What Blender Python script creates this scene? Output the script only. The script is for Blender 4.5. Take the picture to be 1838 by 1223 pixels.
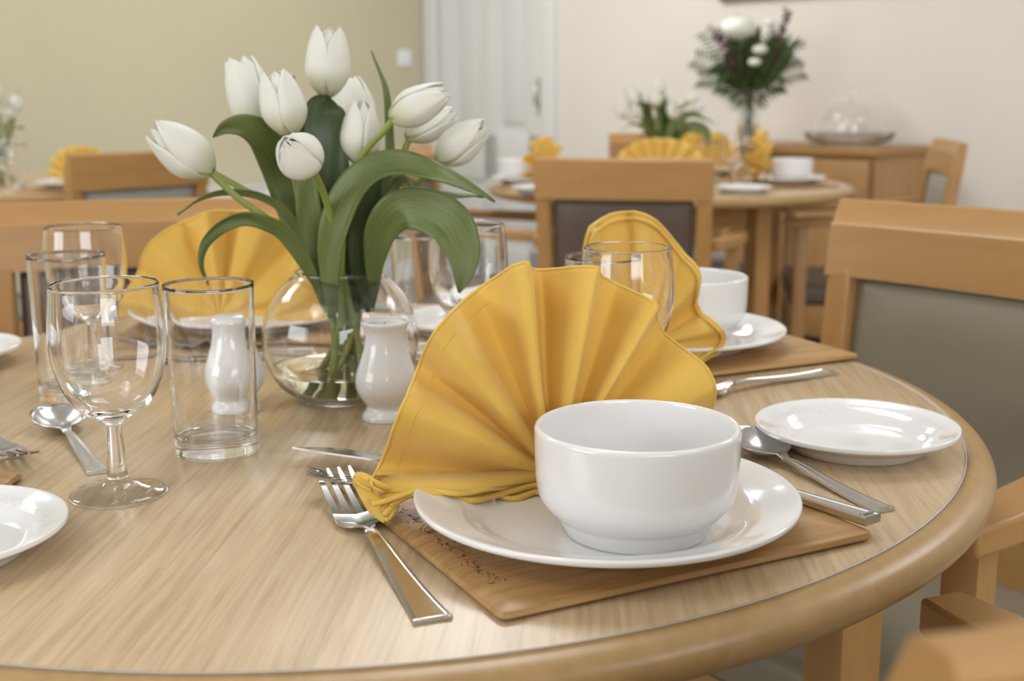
import bpy, bmesh, math, random
from mathutils import Vector, Matrix
random.seed(7)
S = bpy.context.scene
for o in list(bpy.data.objects): bpy.data.objects.remove(o, do_unlink=True)
COL = S.collection
PI = math.pi
# ---------------------------------------------------------------- camera
W, H, F, PITCH, ROLL = 1838, 1223, 2208.0, 0.1993, -0.0055
CAMZ, TZ = 1.02, 0.75            # eye height, table height
cp, sp = math.cos(PITCH), math.sin(PITCH)
FW = Vector((0, cp, -sp)); _r = Vector((1, 0, 0)); _u = Vector((0, sp, cp))
R2 = _r*math.cos(ROLL) + _u*math.sin(ROLL); U2 = -_r*math.sin(ROLL) + _u*math.cos(ROLL)
EYE = Vector((0, 0, CAMZ))
cam_d = bpy.data.cameras.new('camera'); cam = bpy.data.objects.new('camera', cam_d); COL.objects.link(cam)
M = Matrix((R2, U2, -FW)).transposed().to_4x4(); M.translation = EYE
cam.matrix_world = M
cam_d.sensor_width = 36; cam_d.lens = F/W*36; cam_d.clip_start = .02; cam_d.clip_end = 60
cam_d.dof.use_dof = True; cam_d.dof.focus_distance = .80; cam_d.dof.aperture_fstop = 7.6
S.camera = cam
# ---------------------------------------------------------------- exposure, world
S.view_settings.view_transform = 'Standard'; S.view_settings.look = 'None'
S.view_settings.gamma = 1; S.view_settings.use_curve_mapping = False
S.view_settings.exposure = 0.05
w = bpy.data.worlds.new('world'); S.world = w; w.use_nodes = True
w.node_tree.nodes['Background'].inputs[0].default_value = (.75, .85, 1, 1)
w.node_tree.nodes['Background'].inputs[1].default_value = .6
S.cycles.max_bounces = 24; S.cycles.transmission_bounces = 24; S.cycles.transparent_max_bounces = 10
S.cycles.diffuse_bounces = 5; S.cycles.glossy_bounces = 24; S.cycles.sample_clamp_indirect = 6
# room frame: K = far corner, U_ along the cream wall, V_ along the sage wall
K = Vector((-.461, 6.99, 0)); U_ = Vector((.70711, -.70711, 0)); V_ = Vector((-.70711, -.70711, 0))
CEIL = 2.6
def room(u, v, z=0): return K + U_*u + V_*v + Vector((0, 0, z))
def area(name, loc, sx, sy, power, color, aim=None):
    l = bpy.data.lights.new(name, 'AREA'); l.shape = 'RECTANGLE'; l.size = sx; l.size_y = sy
    l.energy = power; l.color = color
    o = bpy.data.objects.new(name, l); COL.objects.link(o); o.location = loc
    d = Vector((0, 0, -1)) if aim is None else (Vector(aim)-Vector(loc)).normalized()
    o.rotation_euler = d.to_track_quat('-Z', 'Y').to_euler()
    return o
WARM = (.965, .985, 1.02); DAY = (.95, .985, 1.03)
# ceiling panels (their own light) and the windows behind the camera on the two near walls
LAMPS = [(1.7, 1.6), (1.7, 4.6), (3.9, 3.2), (5.2, 1.2), (4.6, 5.6), (6.6, 3.4)]
POW = [46, 30, 22, 27, 14, 15]
for k, (u_, v_) in enumerate(LAMPS):
    o = area('ceiling_lamp_light', room(u_, v_, CEIL-.06), .9, .9, POW[k]*.55, WARM); o.rotation_euler = (0, 0, -PI/4)
    l = bpy.data.lights.new('ceiling_fill_light', 'POINT'); l.energy = POW[k]*.42; l.color = WARM; l.shadow_soft_size = .16  # added point fill to lighten ceiling and walls, no pendant hangs here
    o = bpy.data.objects.new('ceiling_fill_light', l); COL.objects.link(o); o.location = room(u_, v_, CEIL-.38)
WIN = [((3.3, 7.98), V_*-1), ((7.98, 5.6), U_*-1)]
for (u_, v_), n in WIN:
    p = room(u_, v_, 1.5) + n*.10
    area('window_light', p, 2.2, 1.3, 56, DAY, p + n)

# ---------------------------------------------------------------- pixel -> place
def ray(px, py): return FW*F + R2*(px-W/2) - U2*(py-H/2)
def at(px, py, z=0.0):               # z measured from the table top
    d = ray(px, py); t = (TZ+z-CAMZ)/d.z; return EYE + d*t
def D(px, py, y):                    # point on the line of sight at world y
    d = ray(px, py); return EYE + d*(y/d.y)
def onplane(px, py, p0, n):
    d = ray(px, py); return EYE + d*((p0-EYE).dot(n)/d.dot(n))
# ---------------------------------------------------------------- materials
def new_mat(name):
    m = bpy.data.materials.new(name); m.use_nodes = True
    nt = m.node_tree; return m, nt, nt.nodes['Principled BSDF']
def N(nt, t, **kw):
    n = nt.nodes.new(t)
    for k, v in kw.items():
        if hasattr(n, k): setattr(n, k, v)
    return n
def coords(nt, scale, rot=(0, 0, 0), kind='Object'):
    tc = N(nt, 'ShaderNodeTexCoord'); mp = N(nt, 'ShaderNodeMapping')
    mp.inputs['Scale'].default_value = scale; mp.inputs['Rotation'].default_value = rot
    nt.links.new(tc.outputs[kind], mp.inputs[0]); return mp.outputs[0]
def ramp(nt, fac, stops):
    r = N(nt, 'ShaderNodeValToRGB'); e = r.color_ramp.elements
    while len(e) < len(stops): e.new(.5)
    for i, (p, c) in enumerate(stops):
        e[i].position = p; e[i].color = (*c, 1)
    nt.links.new(fac, r.inputs[0]); return r.outputs[0]
def noise(nt, vec, scale, detail=4, rough=.55, dist=0):
    n = N(nt, 'ShaderNodeTexNoise'); n.inputs['Scale'].default_value = scale
    n.inputs['Detail'].default_value = detail; n.inputs['Roughness'].default_value = rough
    n.inputs['Distortion'].default_value = dist
    nt.links.new(vec, n.inputs['Vector']); return n.outputs[0]
def bump(nt, b, height, strength, dist=.001):
    n = N(nt, 'ShaderNodeBump'); n.inputs['Strength'].default_value = strength; n.inputs['Distance'].default_value = dist
    nt.links.new(height, n.inputs['Height']); nt.links.new(n.outputs[0], b.inputs['Normal'])
def mix(nt, a, b, fac, mode='MULTIPLY'):
    m = N(nt, 'ShaderNodeMix'); m.data_type = 'RGBA'; m.blend_type = mode
    if isinstance(fac, float): m.inputs[0].default_value = fac
    else: nt.links.new(fac, m.inputs[0])
    for s, v in ((6, a), (7, b)):
        if isinstance(v, tuple): m.inputs[s].default_value = (*v, 1)
        else: nt.links.new(v, m.inputs[s])
    return m.outputs[2]
def plain(name, col, rough=.5, metal=0, nz=None, spec=.5, coat=0, amt=.08):
    m, nt, b = new_mat(name)
    b.inputs['Roughness'].default_value = rough; b.inputs['Metallic'].default_value = metal
    b.inputs['Specular IOR Level'].default_value = spec; b.inputs['Coat Weight'].default_value = coat
    v = coords(nt, (1, 1, 1)); f = noise(nt, v, nz or 40)
    c = ramp(nt, f, [(.3, tuple(x*(1-amt) for x in col)), (.7, tuple(min(1, x*(1+amt)) for x in col))])
    nt.links.new(c, b.inputs['Base Color']); return m
def wood(name, dark, mid, light, axis='y', rot=(0, 0, 0), rough=.4, grain=60, stretch=14, coat=0.0, cathedral=.5, ct=1.0):
    # grain runs along the object's own axis
    m, nt, b = new_mat(name)
    v0 = coords(nt, (1, 1, 1), rot); mp = N(nt, 'ShaderNodeMapping')
    mp.inputs['Scale'].default_value = tuple(1/stretch if k == axis else 1 for k in 'xyz')
    nt.links.new(v0, mp.inputs[0]); v = mp.outputs[0]
    f1 = noise(nt, v, grain, 5, .6, .3); f2 = noise(nt, v, grain*.16, 3, .5, .8)
    c1 = ramp(nt, f1, [(.5-.25*ct, dark), (.5, mid), (.5+.25*ct, light)])
    c2 = ramp(nt, f2, [(.3, tuple(x*.80 for x in light)), (.55, light), (.8, mid)])
    c = mix(nt, c1, c2, cathedral, 'MIX')
    nt.links.new(c, b.inputs['Base Color'])
    b.inputs['Roughness'].default_value = rough; b.inputs['Coat Weight'].default_value = coat
    b.inputs['Coat Roughness'].default_value = .3
    bump(nt, b, f1, .12, .0005); return m
def glass(name, col=(1, 1, 1), ior=1.45, rough=0):
    m, nt, b = new_mat(name)
    b.inputs['Base Color'].default_value = (*col, 1); b.inputs['Transmission Weight'].default_value = 1
    b.inputs['IOR'].default_value = ior; b.inputs['Roughness'].default_value = rough
    return m
def walls(name, col):
    m, nt, b = new_mat(name)
    v = coords(nt, (1, 1, 1)); f = noise(nt, v, 1.2, 2); g = noise(nt, v, 220, 2)
    c = ramp(nt, f, [(.3, tuple(x*.97 for x in col)), (.7, tuple(x*1.02 for x in col))])
    nt.links.new(c, b.inputs['Base Color']); b.inputs['Roughness'].default_value = .85
    bump(nt, b, g, .1, .001); return m

M_OAK = wood('oak_laminate', (.29, .19, .095), (.49, .35, .20), (.58, .44, .28), rot=(0, 0, .06), rough=.27, grain=230, stretch=26, cathedral=.35, ct=.95)
M_EDGE = wood('oak_lipping', (.30, .175, .065), (.36, .22, .085), (.41, .26, .11), rough=.33, grain=120, stretch=3, cathedral=.4)
M_BEECH = wood('beech', (.33, .165, .048), (.39, .205, .064), (.44, .24, .082), rough=.4, grain=60, stretch=10, cathedral=.5)
M_BEECHX = wood('beech_crosswise', (.33, .165, .048), (.39, .205, .064), (.44, .24, .082), axis='x', rough=.4, grain=60, stretch=10, cathedral=.5)
M_BEECHZ = wood('beech_upright', (.32, .155, .045), (.38, .195, .06), (.43, .235, .078), axis='z', rough=.4, grain=60, stretch=10, cathedral=.5)
M_SIDEBOARD = wood('sideboard_veneer', (.30, .15, .05), (.42, .22, .085), (.50, .29, .125), axis='z', rough=.4, grain=35, stretch=9, cathedral=.5)
M_CHINA = plain('white_china', (.765, .755, .745), .12, nz=4, coat=.4, amt=.01)
M_STEEL = plain('stainless_steel', (.62, .61, .60), .20, 1, nz=500, amt=.05)
M_GLASS = glass('clear_glass', (1, 1, 1)); M_GLASSG = glass('greenish_glass', (.97, .995, .985), 1.47)
M_WATER = glass('vase_water', (.965, .97, .80), 1.33)
M_TAUPE = plain('taupe_vinyl', (.235, .205, .145), .42, nz=600, amt=.03)
M_BROWN = plain('brown_vinyl', (.105, .07, .055), .42, nz=600, amt=.04)
M_GREYV = plain('grey_vinyl', (.30, .29, .25), .42, nz=600, amt=.04)
M_SAGE = walls('sage_paint', (.555, .507, .355)); M_CREAM = walls('cream_paint', (.745, .695, .625))
M_WHITE = plain('white_gloss_paint', (.72, .715, .70), .35, nz=3, amt=.01)
M_CEIL = walls('ceiling_paint', (.82, .81, .78))
M_CARPET = plain('grey_carpet', (.27, .25, .205), .95, nz=700, amt=.2)
M_LAMINATE = wood('pale_floor_boards', (.50, .36, .24), (.58, .43, .30), (.62, .47, .34), axis='x', rot=(0, 0, .4), rough=.4, grain=14, stretch=8)
M_TRIMB = plain('brass_threshold', (.55, .47, .34), .4, 1)
M_CABLE = plain('light_plastic', (.80, .80, .80), .4)
M_DARK = plain('dark_recess', (.05, .035, .02), .8)

def cloth_mat():
    m, nt, b = new_mat('yellow_napkin_cotton')
    v = coords(nt, (1, 1, 1)); f = noise(nt, v, 25, 3)
    c = ramp(nt, f, [(.3, (.80, .53, .095)), (.7, (.86, .60, .14))])
    nt.links.new(c, b.inputs['Base Color']); b.inputs['Roughness'].default_value = .85
    b.inputs['Sheen Weight'].default_value = .45; b.inputs['Sheen Tint'].default_value = (1, .86, .5, 1)
    wv = N(nt, 'ShaderNodeTexWave'); wv.inputs['Scale'].default_value = 420; wv.inputs['Distortion'].default_value = .6
    wv.bands_direction = 'DIAGONAL'; nt.links.new(coords(nt, (1, 1, 1)), wv.inputs[0])
    bump(nt, b, wv.outputs[1], .22, .0004)
    tr = N(nt, 'ShaderNodeBsdfTranslucent'); tr.inputs[0].default_value = (.85, .45, .03, 1)
    ms = N(nt, 'ShaderNodeMixShader'); ms.inputs[0].default_value = .22
    nt.links.new(b.outputs[0], ms.inputs[1]); nt.links.new(tr.outputs[0], ms.inputs[2])
    nt.links.new(ms.outputs[0], nt.nodes['Material Output'].inputs[0]); return m
M_CLOTH = cloth_mat(); M_STITCH = plain('yellow_thread', (.55, .33, .06), .9)
def petal_mat():
    m, nt, b = new_mat('tulip_petal')
    tc = N(nt, 'ShaderNodeTexCoord'); sx = N(nt, 'ShaderNodeSeparateXYZ'); nt.links.new(tc.outputs['UV'], sx.inputs[0])
    c = ramp(nt, sx.outputs[1], [(0, (.62, .66, .36)), (.18, (.80, .79, .62)), (.45, (.90, .885, .83)), (1, (.91, .895, .85))])
    v = N(nt, 'ShaderNodeMapping'); v.inputs['Scale'].default_value = (30, 1.6, 1); nt.links.new(tc.outputs['UV'], v.inputs[0])
    f = noise(nt, v.outputs[0], 3, 3); c2 = ramp(nt, f, [(.3, (.93, .93, .90)), (.7, (1, 1, 1))])
    nt.links.new(mix(nt, c, c2, 1.0), b.inputs['Base Color']); b.inputs['Roughness'].default_value = .5
    b.inputs['Specular IOR Level'].default_value = .3
    bump(nt, b, f, .25, .001)
    tr = N(nt, 'ShaderNodeBsdfTranslucent'); tr.inputs[0].default_value = (.85, .84, .70, 1)
    ms = N(nt, 'ShaderNodeMixShader'); ms.inputs[0].default_value = .28
    nt.links.new(b.outputs[0], ms.inputs[1]); nt.links.new(tr.outputs[0], ms.inputs[2])
    nt.links.new(ms.outputs[0], nt.nodes['Material Output'].inputs[0]); return m
M_PETAL = petal_mat()
def leaf_mat(name, a, b_, rough=.38):
    m, nt, b = new_mat(name)
    tc = N(nt, 'ShaderNodeTexCoord'); v = N(nt, 'ShaderNodeMapping'); v.inputs['Scale'].default_value = (14, 1.2, 1)
    nt.links.new(tc.outputs['UV'], v.inputs[0]); f = noise(nt, v.outputs[0], 3, 3)
    c = ramp(nt, f, [(.3, a), (.7, b_)]); nt.links.new(c, b.inputs['Base Color'])
    b.inputs['Roughness'].default_value = rough; bump(nt, b, f, .3, .0008)
    tr = N(nt, 'ShaderNodeBsdfTranslucent'); tr.inputs[0].default_value = (.16, .25, .03, 1)
    ms = N(nt, 'ShaderNodeMixShader'); ms.inputs[0].default_value = .15
    nt.links.new(b.outputs[0], ms.inputs[1]); nt.links.new(tr.outputs[0], ms.inputs[2])
    nt.links.new(ms.outputs[0], nt.nodes['Material Output'].inputs[0]); return m
M_LEAF = leaf_mat('tulip_leaf', (.085, .120, .026), (.18, .225, .066)); M_LEAF_SHADED = leaf_mat('tulip_leaf_shaded', (.028, .048, .008), (.055, .085, .02)); M_STEM = leaf_mat('tulip_stem', (.22, .27, .05), (.33, .37, .09), .45)  # dark leaf copy has the shade of the central leaves in its colour
M_FOLIAGE = leaf_mat('bouquet_foliage', (.04, .075, .02), (.10, .155, .045)); M_PURPLE = leaf_mat('bouquet_purple', (.10, .035, .055), (.17, .07, .09), .6)

# ---------------------------------------------------------------- object helpers
def link(name, me, mat, parent=None, smooth=True):
    if mat is not None and not me.materials: me.materials.append(mat)
    if smooth: me.polygons.foreach_set('use_smooth', [True]*len(me.polygons))
    o = bpy.data.objects.new(name, me); COL.objects.link(o)
    if parent: o.parent = parent
    return o
def mesh(name, vs, fs, mat, parent=None, smooth=True, uv=None):
    me = bpy.data.meshes.new(name); me.from_pydata([tuple(v) for v in vs], [], fs); me.update()
    if uv:
        l = me.uv_layers.new(name='UVMap')
        for lp in me.loops: l.data[lp.index].uv = uv[lp.vertex_index]
    return link(name, me, mat, parent, smooth)
def tag(o, label, cat, group=None):
    o['label'] = label; o['category'] = cat
    if group: o['group'] = group
    return o
def thing(name, label, cat, loc=(0, 0, 0), rz=0, group=None):
    o = bpy.data.objects.new(name, None); COL.objects.link(o); o.empty_display_size = .05
    o.location = loc; o.rotation_euler = (0, 0, rz); return tag(o, label, cat, group)
def struct(o): o['kind'] = 'structure'; return o
def dup(root, loc=None, rz=None, label=None, group=None, rot=None, scale=None):
    r = root.copy(); COL.objects.link(r)
    if loc is not None: r.location = loc
    if rz is not None: r.rotation_euler = (0, 0, rz)
    if rot is not None: r.rotation_euler = rot
    if scale is not None: r.scale = (scale,)*3
    if label: r['label'] = label
    if group: r['group'] = group
    for ch in list(root.children):
        c = ch.copy(); COL.objects.link(c); c.parent = r
        for g in list(ch.children):
            d = g.copy(); COL.objects.link(d); d.parent = c
    return r
def lathe(name, prof, mat, parent=None, seg=72, closed=False, arc=None):
    vs, fs = [], []; n = len(prof)
    for (r, z) in prof:
        for k in range(seg):
            a = 2*PI*k/seg; vs.append((r*math.cos(a), r*math.sin(a), z))
    for i in range(n if closed else n-1):
        j = (i+1) % n
        for k in range(seg):
            k2 = (k+1) % seg; fs.append((i*seg+k, i*seg+k2, j*seg+k2, j*seg+k))
    me = bpy.data.meshes.new(name); me.from_pydata(vs, [], fs)
    bm = bmesh.new(); bm.from_mesh(me); bmesh.ops.remove_doubles(bm, verts=bm.verts, dist=1e-6)
    bmesh.ops.recalc_face_normals(bm, faces=bm.faces); bm.to_mesh(me); bm.free()
    return link(name, me, mat, parent)
def smoothprof(pts, sub=4):
    out = []
    n = len(pts)
    for i in range(n-1):
        p0 = pts[max(i-1, 0)]; p1 = pts[i]; p2 = pts[i+1]; p3 = pts[min(i+2, n-1)]
        for s in range(sub):
            t = s/sub
            out.append(tuple(.5*((2*p1[k]) + (-p0[k]+p2[k])*t + (2*p0[k]-5*p1[k]+4*p2[k]-p3[k])*t*t + (-p0[k]+3*p1[k]-3*p2[k]+p3[k])*t**3) for k in range(len(p1))))
    out.append(tuple(pts[-1])); return out
def crom(pts, sub=6): return [Vector(p) for p in smoothprof([tuple(p) for p in pts], sub)]
def tube_data(path, rad, seg=10, flat=1.0, up=None, cap=True):
    path = [Vector(p) for p in path]; n = len(path); vs = []; fs = []
    if not callable(rad): rr = rad; rad = (lambda t: rr)
    prev = None
    for i, p in enumerate(path):
        t = (path[min(i+1, n-1)]-path[max(i-1, 0)]).normalized()
        if prev is None:
            a = Vector(up) if up else (Vector((0, 0, 1)) if abs(t.z) < .9 else Vector((1, 0, 0)))
        else: a = prev
        b = t.cross(a).normalized(); a = b.cross(t).normalized(); prev = a
        r = rad(i/(n-1))
        for k in range(seg):
            th = 2*PI*k/seg; vs.append(p + b*math.cos(th)*r + a*math.sin(th)*r*flat)
    for i in range(n-1):
        for k in range(seg):
            k2 = (k+1) % seg; fs.append((i*seg+k, i*seg+k2, (i+1)*seg+k2, (i+1)*seg+k))
    if cap: fs.append(tuple(range(seg-1, -1, -1))); fs.append(tuple((n-1)*seg+k for k in range(seg)))
    return vs, fs
def tube(name, path, rad, mat, parent=None, seg=10, flat=1.0, up=None):
    vs, fs = tube_data(path, rad, seg, flat, up); n = len(path)
    uv = [((k % seg)/seg, (k//seg)/(n-1)) for k in range(len(vs))]
    return mesh(name, vs, fs, mat, parent, uv=uv)
def merge(parts):
    vs, fs = [], []
    for v, f in parts:
        o = len(vs); vs += list(v); fs += [tuple(i+o for i in q) for q in f]
    return vs, fs
def grid_data(rows):
    vs = [p for r in rows for p in r]; n = len(rows[0]); fs = []
    for i in range(len(rows)-1):
        for j in range(n-1): fs.append((i*n+j, i*n+j+1, (i+1)*n+j+1, (i+1)*n+j))
    return vs, fs
def loft(polys, n=40):
    rows = []
    for pl in polys:
        c = crom(pl, 8); L = [0]
        for i in range(1, len(c)): L.append(L[-1]+(c[i]-c[i-1]).length)
        row = []
        for k in range(n):
            s = L[-1]*k/(n-1); i = 1
            while i < len(L)-1 and L[i] < s: i += 1
            t = (s-L[i-1])/max(L[i]-L[i-1], 1e-9); row.append(c[i-1].lerp(c[i], min(max(t, 0), 1)))
        rows.append(row)
    return grid_data(rows)
def solidify(o, t, sub=0, off=0):
    m = o.modifiers.new('solid', 'SOLIDIFY'); m.thickness = t; m.offset = off
    if sub: s = o.modifiers.new('sub', 'SUBSURF'); s.levels = sub; s.render_levels = sub
    return o
def box_data(cx, cy, cz, sx, sy, sz, mat4=None, bev=0, seg=2):
    bm = bmesh.new(); bmesh.ops.create_cube(bm, size=1)
    bmesh.ops.scale(bm, vec=(sx, sy, sz), verts=bm.verts)
    if bev: bmesh.ops.bevel(bm, geom=list(bm.edges), offset=bev, segments=seg, affect='EDGES', profile=.6)
    bmesh.ops.translate(bm, vec=(cx, cy, cz), verts=bm.verts)
    if mat4 is not None: bmesh.ops.transform(bm, matrix=mat4, verts=bm.verts)
    vs = [v.co.copy() for v in bm.verts]; fs = [tuple(v.index for v in f.verts) for f in bm.faces]; bm.free()
    return vs, fs
def autosmooth(o, ang=35):
    me = o.data
    me.polygons.foreach_set('use_smooth', [True]*len(me.polygons))
    try: me.set_sharp_from_angle(angle=math.radians(ang))
    except Exception: pass
    return o
def boxes(name, lst, mat, parent=None, bev=.002):
    vs, fs = merge([box_data(*b, bev=bev) for b in lst]); o = mesh(name, vs, fs, mat, parent); return autosmooth(o)

# ================================================================ THE ROOM
def wall(name, a, b, mat, holes=()):
    # vertical wall from a to b (outside thickness), optional openings (s0,s1,z0,z1) along it
    d = (b-a); L = d.length; d.normalize(); n = Vector((d.y, -d.x, 0)); mid = (room(4, 4)-a)
    if n.dot(mid) > 0: n = -n                       # n points outwards
    xs = sorted({0, L, *[h for q in holes for h in q[:2]]}); zs = sorted({0, CEIL, *[h for q in holes for h in q[2:]]})
    parts = []
    for i in range(len(xs)-1):
        for j in range(len(zs)-1):
            x0, x1, z0, z1 = xs[i], xs[i+1], zs[j], zs[j+1]
            if any(q[0] <= x0 and x1 <= q[1] and q[2] <= z0 and z1 <= q[3] for q in holes): continue
            c = [a+d*x0, a+d*x1, a+d*x1+n*.12, a+d*x0+n*.12]
            vs = [p+Vector((0, 0, z0)) for p in c]+[p+Vector((0, 0, z1)) for p in c]
            parts.append((vs, [(0, 1, 2, 3), (4, 7, 6, 5), (0, 4, 5, 1), (1, 5, 6, 2), (2, 6, 7, 3), (3, 7, 4, 0)]))
    vs, fs = merge(parts); return struct(mesh(name, vs, fs, mat, smooth=False))
DOOR = (.02+.06, .98+.0)     # along U_ : opening of the door incl. lining
wall('wall_right', room(0, 0), room(8, 0), M_CREAM, [(.10, .90, 0, 2.04)])
wall('wall_left', room(0, 0), room(0, 8), M_SAGE)
wall('wall_front', room(0, 8), room(8, 8), M_CREAM, [(2.2, 4.4, .85, 2.15)])
wall('wall_back', room(8, 0), room(8, 8), M_CREAM, [(4.5, 6.7, .85, 2.15)])
def slab(name, z0, z1, pts, mat):
    n = len(pts); vs = [Vector((p.x, p.y, z0)) for p in pts]+[Vector((p.x, p.y, z1)) for p in pts]
    fs = [tuple(range(n))[::-1], tuple(range(n, 2*n))]+[(i, (i+1) % n, n+(i+1) % n, n+i) for i in range(n)]
    return struct(mesh(name, vs, fs, mat, smooth=False))
# carpet / board boundary seen at the lower right of the picture
fa = Vector(at(1600, 1041, -TZ)); fb = Vector(at(1820, 1137, -TZ)); fd = (fb-fa).normalized()
def hit(p, d, q, e):                                   # 2D line intersection
    den = d.x*e.y-d.y*e.x; t = ((q.x-p.x)*e.y-(q.y-p.y)*e.x)/den; return p+d*t
slab('floor', -.1, 0, [room(0, 0), room(8, 0), room(8, 8), room(0, 8)], M_CARPET)
slab('ceiling', CEIL, CEIL+.1, [room(0, 0), room(8, 0), room(8, 8), room(0, 8)], M_CEIL)
nrm = Vector((-fd.y, fd.x, 0));  nrm = nrm if nrm.dot(Vector((1, 1, 0))) > 0 else -nrm
bp = [fa-fd*.9, fa+fd*1.6, fa+fd*1.6+nrm*.62, fa-fd*.9+nrm*.62]
slab('floor_boards', 0, .004, bp, M_LAMINATE)
slab('trim_1', 0, .006, [fa-fd*.9-nrm*.012, fa+fd*1.6-nrm*.012, fa+fd*1.6+nrm*.012, fa-fd*.9+nrm*.012], M_TRIMB)
def along(name, a, b, inn, z0, z1, t, mat):
    vs = []
    for z in (z0, z1): vs += [a+Vector((0, 0, z)), b+Vector((0, 0, z)), b+inn*t+Vector((0, 0, z)), a+inn*t+Vector((0, 0, z))]
    return mesh(name, vs, [(0, 1, 2, 3), (4, 7, 6, 5), (0, 4, 5, 1), (1, 5, 6, 2), (2, 6, 7, 3), (3, 7, 4, 0)], mat, smooth=False)
struct(along('baseboard_right', room(1.0, .002), room(8, .002), V_, 0, .12, .015, M_WHITE))
struct(along('baseboard_left', room(.002, .016), room(.002, 8), U_, 0, .12, .015, M_WHITE))
# window frames + panes in the two walls behind the camera
for k, (hole, base, dd, out) in enumerate((((2.2, 4.4), room(0, 8), U_, V_), ((4.5, 6.7), room(8, 0), V_, U_))):
    parts = []; a0 = base+dd*hole[0]; rz = math.atan2(dd.y, dd.x); MM = Matrix.Translation(a0+out*.06) @ Matrix.Rotation(rz, 4, 'Z')
    wdt = 2.2
    for (cx, cz, sx, sz) in ((wdt/2, .88, wdt, .06), (wdt/2, 2.12, wdt, .06), (.03, 1.5, .06, 1.3), (wdt-.03, 1.5, .06, 1.3), (wdt/2, 1.5, .06, 1.3)):
        parts.append(box_data(cx, 0, cz, sx, .06, sz, MM))
    vs, fs = merge(parts); wf = struct(mesh('window_%d' % (k+1), vs, fs, M_WHITE, smooth=False))
    vs, fs = box_data(wdt/2, 0, 1.5, wdt-.1, .006, 1.2, MM); mesh('pane', vs, fs, M_GLASS, wf, smooth=False)
# ceiling light fittings
for k, (u_, v_) in enumerate(LAMPS):
    p = room(u_, v_, CEIL)
    t = thing('ceiling_light', 'square white ceiling light panel over the dining room, out of the picture above', 'ceiling light', p, -PI/4, 'ceiling light panels')
    lathe('fill_light_rod', [(0, -.30), (.006, -.30), (.006, -.01), (0, -.01)], M_STEEL, t, 12)  # added rod reaching down towards the unseen fill light, carries no globe
    boxes('frame', [(0, .475, -.02, 1.0, .05, .04), (0, -.475, -.02, 1.0, .05, .04), (.475, 0, -.02, .05, .9, .04), (-.475, 0, -.02, .05, .9, .04)], M_WHITE, t)
# door on the cream wall beside the corner
dm = Matrix.Translation(room(0, 0)) @ Matrix.Rotation(math.atan2(U_.y, U_.x), 4, 'Z')   # x along wall, -y into room
fr = boxes('door_1', [], M_WHITE) if False else None
vs, fs = merge([box_data(.055, -.012, 1.04, .09, .05, 2.08, dm, .004), box_data(.945, -.012, 1.04, .09, .05, 2.08, dm, .004), box_data(.5, -.012, 2.085, .98, .05, .09, dm, .004)])
door = struct(autosmooth(mesh('door_1', vs, fs, M_WHITE)))
lx0, lx1, lt = .105, .895, .04
P = []
def rail(x0, x1, z0, z1, y=.02, t=.04): P.append(box_data((x0+x1)/2, y, (z0+z1)/2, x1-x0, t, z1-z0, dm, .003))
rail(lx0, lx0+.115, 0, 2.03); rail(lx1-.115, lx1, 0, 2.03); rail(.45, .55, 0, 2.03)
rail(lx0, lx1, 0, .2); rail(lx0, lx1, 1.93, 2.03)
rail(lx0, lx1, .56, .80)
P.append(box_data(.5, .028, 1.0, .78, .02, 2.0, dm))
for (x0, x1) in ((.26, .41), (.59, .74)):
    for (z0, z1) in ((.26, .50), (.86, 1.87)): P.append(box_data((x0+x1)/2, .015, (z0+z1)/2, x1-x0, .02, z1-z0, dm, .006))
vs, fs = merge(P); dl = autosmooth(mesh('door_leaf', vs, fs, M_WHITE, door)); dl['label'] = 'white panelled door leaf'
vs, fs = merge([box_data(.868, -.004, 1.0, .03, .008, .19, dm, .003)] ); v2, f2 = tube_data([dm @ Vector((.868, -.005, 1.07)), dm @ Vector((.868, -.04, 1.06)), dm @ Vector((.868, -.04, .96)), dm @ Vector((.868, -.005, .95))], .007, 10)
vs, fs = merge([(vs, fs), (v2, f2)]); dh = mesh('door_handle', vs, fs, M_STEEL, door); dh['label'] = 'slim steel pull handle on a plate'
# light switch on the sage wall
sw = room(0, .17, 1.205); t = thing('light_switch', 'small square white light switch on the green wall near the door', 'light switch', sw, math.atan2(V_.y, V_.x))
boxes('plate', [(0, .006, 0, .088, .012, .088)], M_CABLE, t, .003); boxes('rocker', [(0, .013, 0, .022, .008, .036)], M_CABLE, t, .002)
# radiator below, on the sage wall
rd = room(0, 1.28, 0); t = thing('radiator', 'low white panel radiator on the green wall behind the back left chairs', 'radiator', rd, math.atan2(V_.y, V_.x))
# local y>0 points into the room for V_ direction rotated: U_ = rot(V_, +90)
boxes('panel', [(0, .085, .36, .78, .03, .40), (0, .045, .36, .78, .06, .40)]+[(-.36+.06*k, .105, .36, .03, .012, .36) for k in range(13)], M_WHITE, t, .004)
boxes('top_grille', [(0, .06, .572, .80, .09, .015)], M_WHITE, t, .003)
for sx in (-.3, .3): boxes('foot', [(sx, .06, .08, .03, .05, .17)], M_WHITE, t, .002)
# picture frame on the cream wall (only its lower left corner shows)
pf = room(2.46, 0, 1.408)
t = thing('picture_frame', 'wood and gilt picture frame hanging on the cream wall above the sideboard', 'picture frame', pf, math.atan2(U_.y, U_.x))
boxes('frame', [(.0, -.015, .02, .98, .03, .045), (0, -.015, .66, .98, .03, .045), (-.4675, -.015, .34, .045, .03, .60), (.4675, -.015, .34, .045, .03, .60)], plain('gilt_brown_frame', (.19, .13, .055), .45), t, .004)
boxes('mount', [(0, -.008, .34, .89, .008, .60)], plain('cream_mount', (.62, .58, .45), .8, nz=6), t, 0)

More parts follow.
